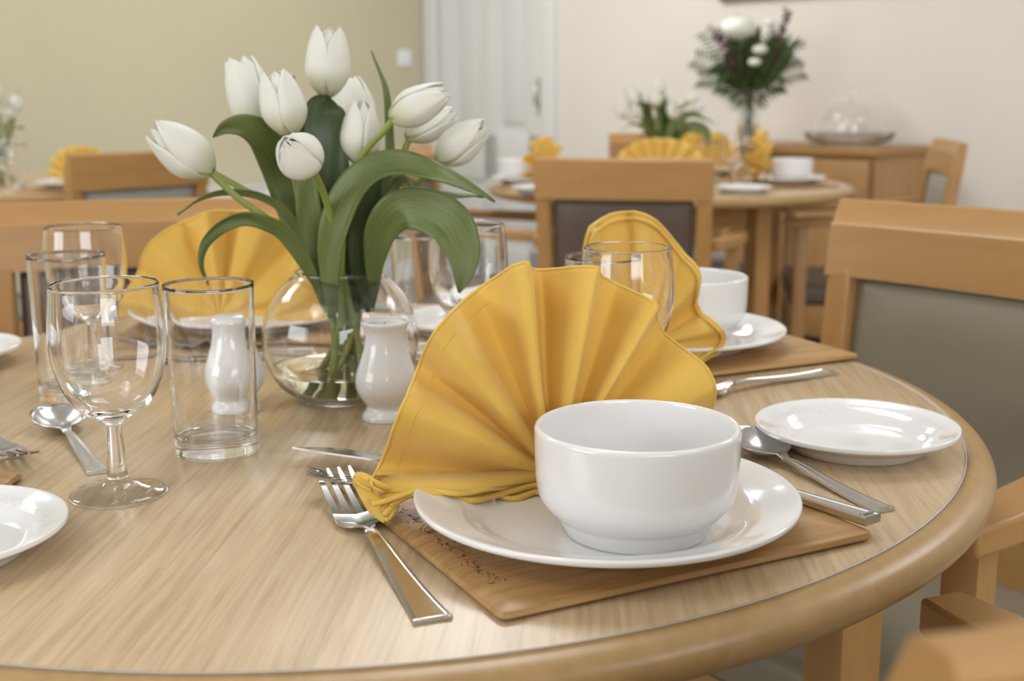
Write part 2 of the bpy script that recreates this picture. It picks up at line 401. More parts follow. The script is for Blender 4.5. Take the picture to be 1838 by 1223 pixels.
# ================================================================ TABLES
TC = Vector((-.145, 1.056, 0)); RIN = .5146
def make_table(name, label, C0, rz, legs, legsize=.05, lr=.44):
    t = thing(name, label, 'dining table', (C0.x, C0.y, 0), rz, None)
    lathe('tabletop', [(0, TZ-.026), (RIN-.001, TZ-.026), (RIN-.001, TZ-.0005), (RIN-.002, TZ), (0, TZ)], M_OAK, t, 128)
    bull = [(RIN, TZ-.0002)]+[(RIN+.0215*math.sin(a)**.9, TZ-.0145+.0143*math.cos(a)) for a in [PI*k/16 for k in range(1, 16)]]+[(RIN, TZ-.0292)]
    e = lathe('edge_lipping', bull, M_EDGE, t, 160, closed=True)
    lathe('edge_line', [(RIN-.0016, TZ+.00012), (RIN, TZ+.0001), (RIN, TZ-.0002), (RIN-.0016, TZ-.0002)], plain(name+'_inlay', (.44, .40, .36), .4), t, 160, closed=True)
    # legs and the rails between them
    pts = []
    for (x, y) in legs:
        pts.append(Vector((x, y, 0)))
        a = math.atan2(y, x)
    for p in pts:
        vs, fs = box_data(0, 0, (TZ-.03)/2, legsize, legsize, TZ-.03, Matrix.Translation(p) @ Matrix.Rotation(math.radians(29)-rz, 4, 'Z'), .002)
        autosmooth(mesh('leg', vs, fs, M_BEECHZ, t))
    parts = []
    for i in range(4):
        a, b = pts[i], pts[(i+1) % 4]; d = b-a; L = d.length; m = (a+b)/2
        parts.append(box_data(0, 0, TZ-.065, L-.06, .02, .065, Matrix.Translation(m) @ Matrix.Rotation(math.atan2(d.y, d.x), 4, 'Z')))
    vs, fs = merge(parts); mesh('apron', vs, fs, M_BEECHX, t, smooth=False)
    return t
lp = Vector((.287, 1.0, 0))-TC; q = lp.length; a0 = math.atan2(lp.y, lp.x)
def legs4(q, a0): return [(q*math.cos(a0+k*PI/2), q*math.sin(a0+k*PI/2)) for k in range(4)]
table = make_table('round_dining_table', 'round oak dining table nearest the camera, laid for a meal', TC, 0, legs4(q, a0), .046)
TB = Vector((.47, 3.68, 0)); TL = Vector((-1.55, 3.88, 0))
make_table('round_dining_table', 'round oak dining table in the background in front of the sideboard', TB, 0, legs4(.40, math.radians(-60)))
make_table('round_dining_table', 'round oak dining table at the far left picture edge, by the green wall', TL, 0, legs4(.40, math.radians(-20)))

# ================================================================ CHAIRS
def make_chair(label, vinyl, loc, rz, seatv=None, group=None):
    """local +y = the way the sitter faces, origin on the floor under the seat"""
    t = thing('dining_armchair', label, 'chair', loc, rz, group)
    ZT, ZA, ZS = .872, .66, .46
    yb = lambda z: -.215-.055*max(0, (z-.46))/.41                     # back leans
    # back posts (rear legs) curved
    for s in (-1, 1):
        rows = []
        for z in (0, .1, .25, .46, .55, .65, .75, ZT-.085):
            y = yb(z)-(.05*((.46-z)/.46)**1.5 if z < .46 else 0); wd = .034 if z > .5 else .034; dp = .034 if z > .5 else .038
            x = s*(.178+.010*(z/ZT))
            rows.append([Vector((x-wd/2, y-dp/2, z)), Vector((x+wd/2, y-dp/2, z)), Vector((x+wd/2, y+dp/2, z)), Vector((x-wd/2, y+dp/2, z))])
        vs = [p for r in rows for p in r]; n = len(rows); fs = [(0, 3, 2, 1), tuple((n-1)*4+k for k in range(4))]
        for i in range(n-1):
            for k in range(4): fs.append((i*4+k, i*4+(k+1) % 4, (i+1)*4+(k+1) % 4, (i+1)*4+k))
        o = mesh('back_leg', vs, fs, M_BEECHZ, t); b = o.modifiers.new('b', 'BEVEL'); b.width = .004; b.segments = 2; autosmooth(o)
        # front leg
        vs, fs = box_data(s*.232, .165, (ZA-.012)/2, .036, .036, ZA-.012, bev=.004)
        autosmooth(mesh('front_leg', vs, fs, M_BEECHZ, t))
        # arm : flat, widening towards the front, bowed outwards
        rows = []
        for k in range(9):
            u = k/8; y = -.222+.44*u; x = s*(.200+.045*math.sin(min(u*1.25, 1)*PI/2)); wd = .036+.022*u; z = ZA+.010-.010*u+.012*(1-u)**2
            wt = wd/2*(1-.3*max(0, u-.85)/.15)
            rows.append([Vector((x-wt, y, z-.026)), Vector((x+wt, y, z-.026)), Vector((x+wt, y, z)), Vector((x-wt, y, z))])
        vs = [p for r in rows for p in r]; n = len(rows); fs = [(0, 3, 2, 1), tuple((n-1)*4+k for k in range(4))]
        for i in range(n-1):
            for k in range(4): fs.append((i*4+k, i*4+(k+1) % 4, (i+1)*4+(k+1) % 4, (i+1)*4+k))
        o = mesh('armrest', vs, fs, M_BEECH, t); b = o.modifiers.new('b', 'BEVEL'); b.width = .004; b.segments = 2; autosmooth(o)
    # top rail: bowed backwards in plan, with a step near the top
    def railgrid(prof, hw, sag):
        rows = []
        for k in range(25):
            x = -hw+2*hw*k/24; c = sag*(1-(x/hw)**2)
            rows.append([Vector((x, yb(z)+dy-c, z)) for (dy, z) in prof])
        n = len(prof); vs = [p for r in rows for p in r]; fs = []
        for i in range(24):
            for j in range(n): fs.append((i*n+j, i*n+(j+1) % n, (i+1)*n+(j+1) % n, (i+1)*n+j))
        fs += [tuple(range(n))[::-1], tuple(24*n+j for j in range(n))]
        return vs, fs
    vs, fs = railgrid([(.020, ZT-.094), (.0185, ZT-.031), (.0145, ZT-.028), (.004, ZT-.002), (-.002, ZT), (-.012, ZT-.001), (-.016, ZT-.006), (-.018, ZT-.094)], .2055, .016)
    o = mesh('top_rail', vs, fs, M_BEECHX, t); autosmooth(o, 30)
    vs, fs = railgrid([(.014, .46), (.014, .52), (-.014, .52), (-.014, .46)], .166, .004); autosmooth(mesh('bottom_rail', vs, fs, M_BEECHX, t))
    # upholstered back panel, both sides slightly padded
    rows = []
    nx, nz = 22, 16; z0, z1 = .522, ZT-.097
    for side in (1, -1):
        for j in range(nz+1):
            z = z0+(z1-z0)*j/nz; r = []
            for i in range(nx+1):
                x = -.162+.324*i/nx; ex = min(i, nx-i)/3; ez = min(j, nz-j)/3
                pad = min(1, ex)**.5*min(1, ez)**.5
                r.append(Vector((x, yb(z)+side*(.005+.010*pad)-.010*(1-(x/.2)**2)*(z/ZT), z)))
            rows.append(r if side == 1 else r)
    a, fa_ = grid_data(rows[:nz+1]); b_, fb_ = grid_data(rows[nz+1:]); vs, fs = merge([(a, fa_), (b_, fb_)])
    o = mesh('back_panel', vs, fs, vinyl, t); bm = bmesh.new(); bm.from_mesh(o.data)
    be = [e for e in bm.edges if e.is_boundary]; bmesh.ops.bridge_loops(bm, edges=be); bmesh.ops.recalc_face_normals(bm, faces=bm.faces); bm.to_mesh(o.data); bm.free()
    # seat cushion + frame
    vs, fs = box_data(0, -.015, ZS-.028, .425, .41, .06, bev=.022, seg=4); mesh('seat_cushion', vs, fs, seatv or vinyl, t)
    vs, fs = merge([box_data(0, .17, ZS-.085, .43, .022, .055, bev=.002), box_data(0, -.215, ZS-.085, .34, .022, .055, bev=.002),
        box_data(-.205, -.02, ZS-.085, .022, .37, .055, bev=.002), box_data(.205, -.02, ZS-.085, .022, .37, .055, bev=.002)])
    autosmooth(mesh('seat_frame', vs, fs, M_BEECHX, t))
    return t
def chair_at(label, vinyl, backc, face, **k):
    """backc = middle of the chair back (top), face = facing direction"""
    f = Vector((face[0], face[1], 0)).normalized(); loc = Vector((backc[0], backc[1], 0))+f*.27
    return make_chair(label, vinyl, (loc.x, loc.y, 0), math.atan2(f.y, f.x)-PI/2, **k)
def chair_left_top(label, vinyl, corner, face, **k):
    """corner = top outer corner of the back at the sitter's right hand"""
    f = Vector((face[0], face[1], 0)).normalized(); rgt = Vector((f.y, -f.x, 0))
    c = Vector((corner[0], corner[1], 0))-rgt*.20
    return chair_at(label, vinyl, c, face, **k)
# right chair at our table: its left image corner is the sitter's right hand side
ca = chair_left_top('beech armchair with olive grey vinyl back, right of the near table', M_TAUPE, (.425, 1.57), (-.79, -.61)); ca.scale = (1, .86, 1.015); ca.location.x += .79*.27*.14; ca.location.y += .61*.27*.14
f = Vector((-.376, .927, 0)).normalized(); rg = Vector((f.y, -f.x, 0)); c = Vector((.093, .262, 0))+rg*.205*.86-f*.27*.14
cb = chair_at('beech armchair in the bottom right corner, blurred close to the camera', M_TAUPE, c, f); cb.scale = (.86, .86, 1.03)
chair_at('beech armchair with dark vinyl back behind the left of the near table', M_BROWN, (-.535, 1.76), (.22, -.97))
chair_at('beech armchair seen from behind with dark brown vinyl back, centre of the picture', M_BROWN, (.255, 2.83), (.22, .97))
chair_at('beech armchair seen side on at the left of the sideboard table, behind the tulips', M_BROWN, (-.28, 3.52), (.985, -.17))
chair_at('beech armchair with grey vinyl back, side on in front of the sideboard', M_GREYV, (1.30, 3.70), (-.985, .15), seatv=M_BROWN)
chair_at('beech armchair on the far side of the sideboard table, facing the camera', M_GREYV, (.56, 4.50), (0, -1))
chair_at('beech armchair seen from behind, at the far left table by the green wall', M_GREYV, (-.985, 3.30), (-.73, .68))

# ================================================================ SIDEBOARD
sbc = Vector((1.34, 4.55, 0))                 # front corner
sang = math.atan2(-U_.y, -U_.x)               # local x: along the wall to the left, local y: -> away from wall?
t = thing('sideboard', 'long low beech sideboard against the cream wall', 'sideboard', sbc, math.atan2(U_.y, U_.x))
L_, DP, HT = .95, .41, .81                    # local: x from -L_ to 0, y from 0 (front) to DP (wall)
boxes('body', [(-L_/2, DP/2+.01, (HT-.03)/2+.04, L_-.02, DP-.02, HT-.03-.08)], M_SIDEBOARD, t)
boxes('sideboard_top', [(-L_/2+.0, DP/2, HT-.015, L_+.02, DP+.02, .03)], M_BEECHX, t, .004)
boxes('plinth', [(-L_/2, DP/2+.01, .04, L_-.06, DP-.06, .08)], M_DARK, t)
for k in range(2):
    vs, fs = box_data(-L_+.245+.46*k, -.008, .34, .44, .018, .52, bev=.003); d = autosmooth(mesh('cabinet_door', vs, fs, M_SIDEBOARD, t))
    vs, fs = tube_data([(-L_+.245+.46*k+(.17 if k == 0 else -.17), -.02, .52), (-L_+.245+.46*k+(.17 if k == 0 else -.17), -.04, .50), (-L_+.245+.46*k+(.17 if k == 0 else -.17), -.04, .42), (-L_+.245+.46*k+(.17 if k == 0 else -.17), -.02, .40)], .005, 8)
    mesh('door_handle', vs, fs, M_STEEL, d)
    vs, fs = box_data(-L_+.245+.46*k, -.008, .69, .44, .018, .15, bev=.003); d = autosmooth(mesh('drawer', vs, fs, M_SIDEBOARD, t))
    vs, fs = tube_data([(-L_+.195+.46*k, -.02, .69), (-L_+.205+.46*k, -.04, .69), (-L_+.285+.46*k, -.04, .69), (-L_+.295+.46*k, -.02, .69)], .005, 8)
    mesh('drawer_handle', vs, fs, M_STEEL, d)
# glass cake dome on a footed plate
def on(px, py, y): return D(px, py, y)
dome_p = Vector((1.315, 4.84, HT))
t = thing('cake_dome', 'clear glass cake dome on a glass plate, on the sideboard', 'cake stand', dome_p); t.scale = (1.02, 1.02, 1.15)
lathe('glass_plate', smoothprof([(0, .012), (.10, .012), (.15, .022), (.168, .042), (.170, .044), (.1695, .0405), (.152, .017), (.10, .006), (.09, .0), (0, .0)], 3), M_GLASS, t, 64)
dp_ = [(.128, .0135), (.1285, .06), (.122, .095), (.095, .126), (.05, .142), (.012, .146)]
lathe('glass_dome', smoothprof(dp_, 4)+[(0, .1465), (0, .1440)]+smoothprof([(max(r-.0022, .001), z-.0022 if z > .02 else z) for r, z in dp_[::-1]], 4)+[(.128, .0135)], M_GLASS, t, 64, closed=False)
lathe('knob', smoothprof([(0, .1466), (.010, .147), (.007, .155), (.009, .162), (.016, .170), (.015, .180), (0, .185)], 4), M_GLASS, t, 24)

# ================================================================ CHINA, GLASS, CUTLERY (prototypes)
def china_plate(name, label, cat, r, loc, group=None, scale=1, k=1.0):
    t = lathe(name, smoothprof([(0, .0045), (r*.55, .0045), (r*.66, .0060), (r*.74, .0115), (r*.80, .0145), (r*.90, .0175), (r*.975, .0200), (r*.997, .0198), (r, .0180), (r*.985, .0160), (r*.90, .0132), (r*.78, .0085), (r*.68, .0018), (r*.64, 0), (r*.60, .0012), (0, .0015)], 3), M_CHINA, None, 128)
    t.location = loc; return tag(t, label, cat, group)
def side_china():
    m, nt, b = new_mat('printed_white_china')
    tc = N(nt, 'ShaderNodeTexCoord'); ln = N(nt, 'ShaderNodeVectorMath', operation='LENGTH')
    mp = N(nt, 'ShaderNodeMapping'); mp.inputs['Scale'].default_value = (1, 1, 0); nt.links.new(tc.outputs['Object'], mp.inputs[0]); nt.links.new(mp.outputs[0], ln.inputs[0])
    rm = ramp(nt, ln.outputs['Value'], [(.0, (.9,)*3), (.018, (.0,)*3), (.055, (0,)*3), (.064, (.7,)*3), (.071, (0,)*3)])
    f = noise(nt, coords(nt, (1, 1, 1)), 95, 4, .7, 3.0); fr_ = ramp(nt, f, [(.40, (0,)*3), (.5, (1,)*3), (.56, (0,)*3)])
    mk = mix(nt, rm, fr_, 1.0)
    c = mix(nt, (.765, .755, .745), (.53, .48, .48), mk, 'MIX'); nt.links.new(c, b.inputs['Base Color'])
    b.inputs['Roughness'].default_value = .12; b.inputs['Coat Weight'].default_value = .4; return m
M_PRINT = side_china()
MATZ = TZ+.0080
def setz(v, z): return (v.x, v.y, z)
dinner = china_plate('dinner_plate', 'large white dinner plate under the soup bowl on the nearest placemat', 'plate', .1185, setz(at(1087, 905, .0255), MATZ))
dinner.location = (.0575, .727, MATZ)
def small_plate(label, loc, group='small side plates'):
    o = china_plate('side_plate', label, 'plate', .0765, loc, group); o.data.materials.clear(); o.data.materials.append(M_PRINT); return o
sp1 = small_plate('small white side plate with faint floral print, right edge of the near table', (.264, .913, TZ))
def cp_(o, loc, label, group=None, rz=None): return dup(o, loc=loc, label=label, group=group, rz=rz)
cp_(sp1, (-.345, .695, TZ), 'small white side plate cut by the left picture edge, near table front', 'small side plates', 1)
cp_(sp1, (-.580, 1.225, TZ), 'small white side plate at the left picture edge, behind the tumblers', 'small side plates', 2)
# soup bowl
def bowl_profile(s=1.0):
    o = [(0, .006), (.036, .006), (.0380, 0), (.0418, 0), (.0432, .0020), (.0458, .0075), (.0472, .0105), (.0510, .0140), (.0565, .0205), (.0594, .0290), (.0604, .0450), (.0607, .0600), (.0604, .0640), (.0588, .0655), (.0572, .0642), (.0568, .0560), (.0560, .0350), (.0510, .0240), (.040, .0170), (0, .0150)]
    return [(a*s, b*s) for a, b in o]
bowl = lathe('soup_bowl', smoothprof(bowl_profile(), 4), M_CHINA, None, 128)
bowl.location = (.0735, .700, MATZ+.0047); tag(bowl, 'white stacking soup bowl in the foreground, in front of the large yellow napkin', 'bowl', 'white soup bowls')
# shaker
def make_shaker(label, loc, holes):
    t = thing('shaker', label, 'shaker', loc)
    body = [(0, 0), (.0180, 0), (.0195, .0015), (.0192, .0045), (.0165, .0085), (.0160, .0125), (.0195, .0180), (.0230, .0250), (.0243, .0325), (.0235, .0410), (.0200, .0530), (.0170, .0640), (.0158, .0740), (.0165, .0800)]
    if holes: top = [(.0172, .0835), (.0160, .0870), (.0110, .0892), (.0, .0897)]
    else: top = [(.0185, .0850), (.0188, .0872), (.0180, .0885), (.0165, .0878), (.0155, .0862), (0, .0858)]
    t.scale = (1.07, 1.07, .95)
    lathe('body', smoothprof(body+top, 4), M_CHINA, t, 64)
    parts = []
    for k in range(6 if holes else 1):
        a = k*PI/3; r = .006 if k else 0; z = (.0892 if holes else .0860)
        parts.append(box_data(r*math.cos(a), r*math.sin(a), z, .0012, .0012, .0008))
    vs, fs = merge(parts); mesh('shaker_hole', vs, fs, M_DARK, t, smooth=False)
    return t
p = at(695, 750, 0); make_shaker('white china shaker standing right in front of the tulip vase', setz(p, TZ), False)
p = at(424, 737, 0); make_shaker('white china shaker seen through the front tumbler', setz(p, TZ), True)
# wine goblet
def make_goblet(label, loc):
    prof = [(0, 0), (.0300, 0), (.0318, .0010), (.0318, .0024), (.0270, .0042), (.0150, .0075), (.0085, .0110), (.0068, .0180), (.0060, .0320), (.0055, .0460), (.0062, .0515), (.0130, .0550), (.0230, .0620), (.0310, .0740), (.0360, .0900), (.0383, .1070), (.0378, .1230), (.0362, .1380), (.0356, .1462)]
    inn = [(.0350, .1470), (.0342, .1460), (.0349, .1380), (.0364, .1230), (.0368, .1070), (.0345, .0905), (.0294, .0755), (.0214, .0645), (.0110, .0592), (0, .0580)]
    t = lathe('wine_glass', smoothprof(prof, 4)+smoothprof(inn, 4), M_GLASS, None, 96)
    t.location = loc; return tag(t, label, 'wine glass', 'wine glasses')
g1 = make_goblet('clear wine glass at the front left of the near table, on a round foot', (-.2715, .810, TZ))
def make_tumbler(label, loc):
    prof = [(0, .0004), (.0290, 0), (.0308, .0012), (.0313, .0060), (.0318, .0250), (.0328, .0800), (.0336, .1268), (.0335, .1282)]
    inn = [(.0329, .1290), (.0324, .1283), (.0323, .1268), (.0315, .0800), (.0302, .0250), (.0292, .0155), (.0255, .0125), (0, .0118)]
    t = lathe('tumbler', smoothprof(prof, 4)+smoothprof(inn, 4), M_GLASS, None, 96)
    t.location = loc; return tag(t, label, 'tumbler', 'glass tumblers')
t1 = make_tumbler('clear straight tumbler at the front, with a white shaker seen through it', (-.228, .9145, TZ))
cp_(t1, (-.398, 1.092, TZ), 'clear tumbler at the left, behind the front wine glass')
cp_(g1, (-.409, 1.172, TZ), 'clear wine glass at the left, standing behind the left tumbler')
cp_(g1, (.094, .990, TZ), 'clear wine glass behind the large foreground napkin, beside a tumbler')
cp_(t1, (.080, 1.062, TZ), 'clear tumbler behind the large foreground napkin, beside a wine glass')
p = at(868, 560, 0)
cp_(g1, (-.042, 1.175, TZ), 'clear wine glass right of the tulips, its rim cut by a drooping leaf')
cp_(t1, (-.088, 1.235, TZ), 'clear tumbler just right of the vase, behind the drooping tulip leaf')
# cutlery built along local +x (tip end at +x), lying on z=0
def handle_rows(x0, x1, w0, w1, th, arch, z0=0):
    rows = []
    for k in range(13):
        u = k/12; x = x0+(x1-x0)*u; wd = w0+(w1-w0)*u**.8; z = z0+arch*u**2.2*(1-.45*max(0, (u-.7)/.3)**2)
        z += .0
        rows.append([(x, -wd/2, z), (x, -wd/2, z+th), (x, -wd/2+.0016, z+th+.0003), (x, -wd/2+.0022, z+th-.0002), (x, wd/2-.0022, z+th-.0002), (x, wd/2-.0016, z+th+.0003), (x, wd/2, z+th), (x, wd/2, z)])
    return rows
def closed_rows(rows):
    n = len(rows[0]); vs = [Vector(p) for r in rows for p in r]; fs = []
    for i in range(len(rows)-1):
        for j in range(n): fs.append((i*n+j, i*n+(j+1) % n, (i+1)*n+(j+1) % n, (i+1)*n+j))
    fs += [tuple(range(n))[::-1], tuple((len(rows)-1)*n+j for j in range(n))]
    return vs, fs
def end_bar(x, w, z, th): return box_data(x, 0, z+th/2+.0004, .0016, w-.001, th+.0006, bev=.0004)
def sheet_data(rows, th):
    a = [[Vector(p) for p in r] for r in rows]; b = [[Vector((p[0], p[1], p[2]-th)) for p in r] for r in rows]
    va, fa2 = grid_data(a); vb, fb2 = grid_data(b); n = len(rows[0]); m = len(rows); o = len(va)
    fs = list(fa2)+[tuple(i+o for i in q[::-1]) for q in fb2]
    ring = [i for i in range(n)]+[k*n+n-1 for k in range(1, m)]+[(m-1)*n+i for i in range(n-2, -1, -1)]+[k*n for k in range(m-2, 0, -1)]
    for i in range(len(ring)):
        p_, q_ = ring[i], ring[(i+1) % len(ring)]; fs.append((p_, p_+o, q_+o, q_))
    return va+vb, fs
def make_fork(label, loc, rz, L=.19, group=None, tilt=0, pose=None):
    t = thing('fork', label, 'fork', loc, rz, group)
    s = L/.19
    # handle: wide at x=0, narrow at x=.105
    hv = handle_rows(0, .108*s, .0175*s, .0062*s, .0022, .0075*s)
    hd = closed_rows(hv); eb = end_bar(.002, .0185*s, 0, .0022)
    nk = [(.108, .0062, .0030), (.115, .0075, .0010), (.120, .0135, -.0008), (.125, .0210, -.0018), (.131, .0240, -.0016), (.138, .0246, .0004)]
    rows = []
    for (x, wd, z) in nk:
        rows.append([(x*s, (-.5+k/8)*wd*s, (z+.0035 + .0018*abs(-.5+k/8)*2)*s) for k in range(9)])
    hd2 = sheet_data(rows, .0016)
    vs, fs = merge([hd, eb]); autosmooth(mesh('handle', vs, fs, M_STEEL, t), 25)
    parts = [hd2]
    for k in range(4):
        yc = (-.0092+.00613*k)*s
        tr = []
        for j in range(9):
            u = j/8; x = (.1375+.0525*u)*s; wd = .0043*s*(1-.45*u)*(1 if u < .9 else .55); z = (.0039+.0030*math.sin(u*PI*.5)+.0080*u*u)*s
            y = yc*(1+.02*u)
            tr.append([(x, y-wd/2, z), (x, y+wd/2, z)])
        parts.append(sheet_data(tr, .0018))
    vs, fs = merge(parts); autosmooth(mesh('fork_head', vs, fs, M_STEEL, t), 40)
    return t
def make_spoon(label, loc, rz, L=.18, group=None):
    t = thing('soup_spoon', label, 'spoon', loc, rz, group)
    s = L/.18
    hd = closed_rows(handle_rows(0, .115*s, .0175*s, .0060*s, .0022, .009*s)); eb = end_bar(.002, .0185*s, 0, .0022)
    vs, fs = merge([hd, eb]); autosmooth(mesh('handle', vs, fs, M_STEEL, t), 25)
    rows = []; x0, x1 = .111, .180; n = 18
    for j in range(n+1):
        u = j/n; x = x0+(x1-x0)*u
        if u < .12: wd = .0060+.004*(u/.12)
        else:
            q = (u-.12)/.88*2-1; wd = .0440*math.sqrt(max(0, 1-abs(q)**2.3)); wd = max(wd, .010 if u < .3 else .001)
        rows.append([(x*s, (-.5+k/12)*wd*s, (.0098+.006*u-(.0085+.004*u)*(max(0, math.sin(PI*min(1, max(0, (u-.08)/.92))))**.8)*(1-(2*(-.5+k/12))**2)-.003*max(0, 1-(u/.12)))*s) for k in range(13)])
    vs, fs = sheet_data(rows, .0014); mesh('spoon_bowl', vs, fs, M_STEEL, t)
    return t
def make_knife(label, loc, rz, L=.21, group=None):
    t = thing('table_knife', label, 'knife', loc, rz, group)
    s = L/.21
    rows = []
    for k in range(9):
        u = k/8; x = .0+.095*u; wd = .0155-.0055*u; th = .0060-.0015*u
        rows.append([(x*s, y*s, z*s) for (y, z) in ((-wd/2, .001), (-wd/2, th-.001), (-wd/2+.001, th), (-wd/2+.0022, th+.0002), (-wd/2+.0028, th-.0003), (wd/2-.0028, th-.0003), (wd/2-.0022, th+.0002), (wd/2-.001, th), (wd/2, th-.001), (wd/2, .001), (wd/2-.001, 0), (-wd/2+.001, 0))])
    eb = box_data(.0045*s, 0, .0062*s, .0014*s, .0135*s, .0010*s, bev=.0003)
    vs, fs = merge([closed_rows(rows), eb]); autosmooth(mesh('handle', vs, fs, M_STEEL, t), 25)
    rows = []
    for k in range(15):
        u = k/14; x = .094+.116*u; top = .0050+.0045*min(1, u*5); bot = -.0050-.0075*min(1, u*6)*(1-.0*u)
        if u > .6: q = (u-.6)/.4; bot = bot*(1-q**2)+(.004)*q**2; top = top*(1-.25*q*q)
        rows.append([(x*s, bot*s, .0010*s), (x*s, bot*s, .0014*s), (x*s, (top*.6+bot*.4)*s, .0030*s), (x*s, top*s, .0034*s), (x*s, top*s, .0014*s)])
    vs, fs = closed_rows(rows); autosmooth(mesh('blade', vs, fs, M_STEEL, t), 25)
    return t
def seg(a, b):                                     # position + heading for a piece with its handle end at a
    a = Vector(a); b = Vector(b); return (a.x, a.y), math.atan2(b.y-a.y, b.x-a.x)
a = at(778, 1113, .002); b = at(598, 850, .014)
(xy, rz) = seg(a, b); L = (Vector((b.x-a.x, b.y-a.y)).length)
fork1 = make_fork('steel fork left of the nearest placemat, tines pointing away', (*xy, TZ+.0003), rz, L, 'forks'); forkL = L
a = at(1588, 913, .003); b = at(1322, 768, .014); (xy, rz) = seg(a, b); sL = Vector((b.x-a.x, b.y-a.y)).length; print('spoon', sL)
spoon1 = make_spoon('steel soup spoon at the right, its bowl half hidden behind the white soup bowl', (*xy, TZ+.0003), rz, min(sL, .19), 'soup spoons')
a = at(1566, 948, .006); b = at(1432, 893, .010); (xy, rz) = seg(a, b)
knife1 = make_knife('steel table knife on the right of the nearest placemat, under the plate rim', (*xy, MATZ+.0003), rz, .21, 'knives')
a = at(178, 845, .003); b = at(84, 722, .014); (xy, rz) = seg(a, b)
d = dup(spoon1, loc=(*xy, TZ+.0003), rz=rz, label='steel soup spoon beside the front left wine glass')
a = at(533, 806, .010); rz = math.atan2(.40, -.85)
dx, dy = math.cos(rz), math.sin(rz); k = .165
d = make_knife('steel knife with its blade tip showing left of the large foreground napkin', (a.x-dx*k, a.y-dy*k, MATZ+.0025), rz, k, 'knives')
a = at(553, 880, .006); rz = math.atan2(-.06, -.99); dx, dy = math.cos(rz), math.sin(rz); k = .15
d = make_fork('small steel fork mostly hidden under the corner of the large foreground napkin', (a.x-dx*k, a.y-dy*k, MATZ+.0002), rz, k, 'forks')
# fork and fork tines at the left edge of the picture (tines pointing right)
a = at(42, 828, .012); rz = math.atan2(-.80, .55); dx, dy = math.cos(rz), math.sin(rz); k = .19
d = dup(fork1, loc=(a.x-dx*forkL*.995, a.y-dy*forkL*.995, TZ+.0003), rz=rz, label='steel fork at the left picture edge, only its tines showing, pointing right')
a = at(18, 901, .003); rz = PI+.05
d = dup(knife1, loc=(a.x, a.y, TZ+.0003), rz=rz, label='steel knife at the left picture edge, only its handle end showing')

# ================================================================ PLACEMATS
M_MAT = wood('bamboo_placemat', (.22, .105, .033), (.37, .20, .068), (.46, .27, .105), axis='x', rough=.42, grain=190, stretch=18, cathedral=.4, ct=.6)
def make_mat(label, corner, ex, w, d, h=.0080, group='wooden placemats', carve=False):
    """corner nearest, ex = direction along the near edge"""
    ex = Vector((ex[0], ex[1], 0)).normalized(); ey = Vector((-ex.y, ex.x, 0)); c = Vector((corner[0], corner[1], 0))+ex*w/2+ey*d/2
    r = .005; pts = []
    for (sx, sy, a0) in ((1, 1, 0), (-1, 1, PI/2), (-1, -1, PI), (1, -1, 3*PI/2)):
        for k in range(5):
            a = a0+PI/2*k/4; pts.append(((w/2-r)*sx+r*math.cos(a), (d/2-r)*sy+r*math.sin(a)))
    def ins(q, i): n = math.hypot(*q); return (q[0]-math.copysign(min(i, abs(q[0])), q[0]), q[1]-math.copysign(min(i, abs(q[1])), q[1]))
    rows = [[(*ins(q, .006), 0) for q in pts], [(*ins(q, .001), .0018) for q in pts], [(*q, .0030) for q in pts], [(*ins(q, .0012), .0060) for q in pts], [(*ins(q, .0075), h) for q in pts]]
    n = len(pts); vs = [p for r_ in rows for p in r_]; fs = []
    for i in range(4):
        for j in range(n): fs.append((i*n+j, i*n+(j+1) % n, (i+1)*n+(j+1) % n, (i+1)*n+j))
    fs += [tuple(range(n))[::-1], tuple(4*n+j for j in range(n))]
    o = autosmooth(mesh('placemat', vs, fs, M_MAT)); o.location = (c.x, c.y, TZ); o.rotation_euler = (0, 0, math.atan2(ex.y, ex.x))
    if carve:
        parts = []; rr = random.Random(5)
        for k in range(150):
            y = -d/2+.035+(d-.07)*rr.random(); x = -w/2+.0145+rr.gauss(0, .0024); a = rr.choice((.8, -.8, 1.4))
            parts.append(box_data(0, 0, 0, rr.uniform(.0018, .0042), rr.uniform(.0005, .0009), .0002, Matrix.Translation((x, y, h+.00005)) @ Matrix.Rotation(a+rr.uniform(-.4, .4), 4, 'Z')))
        vs, fs = merge(parts); c_ = mesh('carved_border', vs, fs, plain('carved_brown', (.19, .09, .03), .6), o, smooth=False); c_['label'] = 'row of dark carved marks'
    return tag(o, label, 'placemat', group)
pN = at(900, 1114, .003); pR = at(1572, 962, .004)
ex = (pR-pN); wmat = Vector((ex.x, ex.y)).length
print('mat near width', wmat, tuple(pN), tuple(pR))
make_mat('brown wooden placemat in the foreground under the dinner plate', pN, ex, wmat, .255, carve=True)
pa = at(1255, 677, .003); pb = at(1545, 640, .004); exb = (pb-pa).normalized()
make_mat('brown wooden placemat at the back right of the near table', pb-exb*.30, exb, .30, .22)
# back left: nearest corner seen through the wine glass at (213,612)
pc = at(213, 612, .003)
make_mat('brown wooden placemat at the back left of the near table under a folded napkin', pc, (.985, -.17), .27, .24)
p = at(14, 876, .003)
make_mat('brown wooden placemat at the left picture edge, only a corner showing', (p.x-.25, p.y-.06), (.97, .0), .25, .09)

